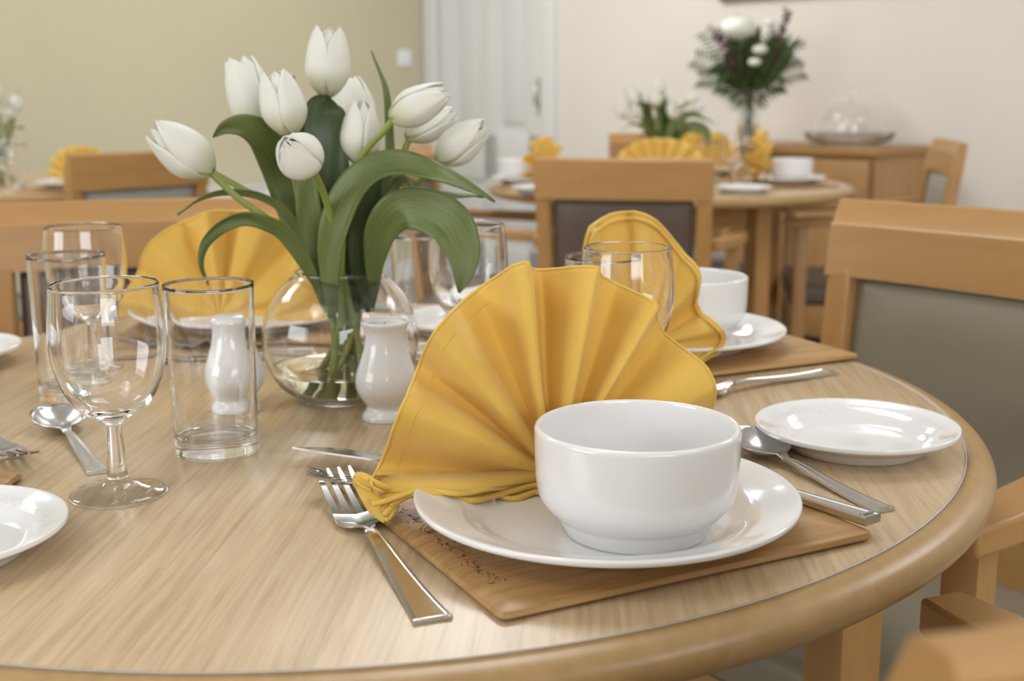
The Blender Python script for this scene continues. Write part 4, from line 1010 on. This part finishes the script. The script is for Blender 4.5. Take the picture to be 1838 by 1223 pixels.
# ================================================================ BOUQUET ON THE SIDEBOARD
fv = Vector((.925, 4.86, HT))
t = thing('tall_vase', 'tall waisted clear glass vase on the sideboard holding the mixed bouquet', 'vase', fv)
vp = [(0, 0), (.052, 0), (.056, .004), (.050, .04), (.040, .10), (.038, .16), (.046, .215)]
lathe('glass_body', smoothprof(vp, 4)+smoothprof([(.0435, .2155), (.0355, .16), (.0375, .10), (.0470, .04), (.049, .012), (0, .010)], 4), M_GLASS, t, 48)
lathe('water', smoothprof([(0, .0105), (.0485, .0122), (.0466, .04), (.0371, .10), (.0351, .15)], 4)+[(0, .15)], glass('bouquet_water', (.93, .95, .9), 1.33), t, 48)
bq = thing('mixed_bouquet', 'mixed bouquet of dark foliage, white bloom and purple sprays in the tall vase', 'bouquet', fv)
rnd = random.Random(3)
def frond(v0, v1, nl, ll, parent, mat):
    """feathery palm frond: midrib with leaflets"""
    parts = []; mid = crom([v0, v0.lerp(v1, .5)+Vector((0, 0, .03)), v1], 8); parts.append(tube_data(mid, .0015, 5)); ax = (v1-v0).normalized()
    for k in range(nl):
        s = .12+.86*k/nl; p = mid[int(s*(len(mid)-1))]
        for sd in (-1, 1):
            side = ax.cross(Vector((rnd.uniform(-.3, .3), -1, rnd.uniform(-.2, .2)))).normalized()*sd
            tip = p+(side*.8+ax*.6+Vector((0, 0, -.25))).normalized()*ll*(1-.5*s)
            d = (tip-p); w_ = d.cross(Vector((0, 1, 0))).normalized()*.0048; m = p.lerp(tip, .5)+Vector((0, 0, .004)); th = Vector((0, .0012, 0))
            vs = [p, m+w_, tip, m-w_, p+th, m+w_+th, tip+th, m-w_+th]
            parts.append((vs, [(0, 1, 2, 3), (7, 6, 5, 4), (0, 4, 5, 1), (1, 5, 6, 2), (2, 6, 7, 3), (3, 7, 4, 0)]))
    vs, fs = merge(parts); return mesh('frond', vs, fs, mat, parent)
top = Vector((0, 0, .20))
for (dx, dy, dz, ll) in ((-.19, 0, .44, .09), (-.23, -.03, .33, .10), (-.20, .02, .25, .09), (.18, 0, .34, .09), (.22, .02, .28, .09), (-.10, .04, .46, .08), (.10, -.04, .44, .08), (.15, .05, .22, .08), (-.14, -.06, .22, .08)):
    frond(top*.9, Vector((dx, dy, dz)), 13, ll, bq, M_FOLIAGE)
def big_leaf(parent, a, b, wd, mat, name='leaf'):
    a = Vector(a); b = Vector(b); ax = (b-a); s = ax.cross(Vector((rnd.uniform(-.4, .4), 1, 0))).normalized(); nrm_ = s.cross(ax).normalized(); rows = []; uv = []
    for i in range(11):
        u = i/10; p = a.lerp(b, u)+Vector((0, 0, .02))*math.sin(u*PI); w_ = wd*math.sin(PI*u**.8)**.8+.001
        rows.append([p+s*w_*k/3+nrm_*w_*.25*abs(k/3) for k in range(-3, 4)]); uv += [((k+3)/6, u) for k in range(-3, 4)]
    vs, fs = grid_data(rows); o = mesh(name, vs, fs, mat, parent, uv=uv); solidify(o, .001); return o
for k in range(85):
    a = rnd.uniform(0, 2*PI); r = rnd.uniform(.03, .19); z = rnd.uniform(.30, .50)-r*.45
    c0 = Vector((r*math.cos(a)*.35, r*math.sin(a)*.35, rnd.uniform(.20, .27))); big_leaf(bq, c0, (r*math.cos(a)*1.0, r*math.sin(a)*.9, z), rnd.uniform(.012, .026), M_FOLIAGE)
def spray(parent, pts, mat, n, r):
    parts = [tube_data(crom(pts, 5), .0022, 5)]; c = crom(pts, 8)
    for k in range(n):
        p = c[int(len(c)*(.4+.6*k/n)) if int(len(c)*(.4+.6*k/n)) < len(c) else -1]+Vector((rnd.gauss(0, r), rnd.gauss(0, r), rnd.gauss(0, r)))
        bm = bmesh.new(); bmesh.ops.create_icosphere(bm, subdivisions=1, radius=rnd.uniform(.004, .008)); parts.append(([v.co+p for v in bm.verts], [tuple(v.index for v in f_.verts) for f_ in bm.faces])); bm.free()
    vs, fs = merge(parts); return mesh('purple_spray', vs, fs, mat, parent)
spray(bq, [(-.02, -.04, .22), (-.10, -.12, .33), (-.155, -.13, .43)], M_PURPLE, 70, .013)
spray(bq, [(.02, 0, .22), (.08, -.08, .36), (.118, -.08, .51)], M_PURPLE, 60, .011)
spray(bq, [(.03, 0, .24), (.12, -.01, .34), (.20, 0, .395)], plain('dusky_buds', (.20, .15, .16), .7), 30, .012)
spray(bq, [(.0, .02, .22), (-.04, .02, .40), (-.055, .0, .50)], M_STEM, 8, .004)
def white_bloom(parent, c, r, n=46):
    bm = bmesh.new(); bmesh.ops.create_icosphere(bm, subdivisions=4, radius=1)
    for v in bm.verts:
        a = math.atan2(v.co.y, v.co.x); k = 1+.10*math.sin(a*13+v.co.z*9)+.07*math.sin(v.co.z*24)
        v.co = Vector((v.co.x*r*k, v.co.y*r*k, v.co.z*r*.62*k))+Vector(c)
    vs = [v.co.copy() for v in bm.verts]; fs = [tuple(v.index for v in f_.verts) for f_ in bm.faces]; bm.free()
    return mesh('white_bloom', vs, fs, M_BLOOM, parent)
M_BLOOM = plain('white_bloom', (.82, .82, .74), .7)
white_bloom(bq, (-.075, -.13, .440), .062); white_bloom(bq, (.0, -.18, .36), .026, 24); white_bloom(bq, (-.018, -.18, .315), .022, 20); white_bloom(bq, (.05, -.10, .46), .02, 20)
parts = []
for k in range(14):
    a = k*2.4; parts.append(tube_data(crom([(.026*math.cos(a), .026*math.sin(a), .014), (.012*math.cos(a+2), .012*math.sin(a+2), .12), (.02*math.cos(a+1), .02*math.sin(a+1), .22), (.04*math.cos(a+1), .04*math.sin(a+1), .30)], 5), .0028, 6))
vs, fs = merge(parts); mesh('stems', vs, fs, M_FOLIAGE, bq)
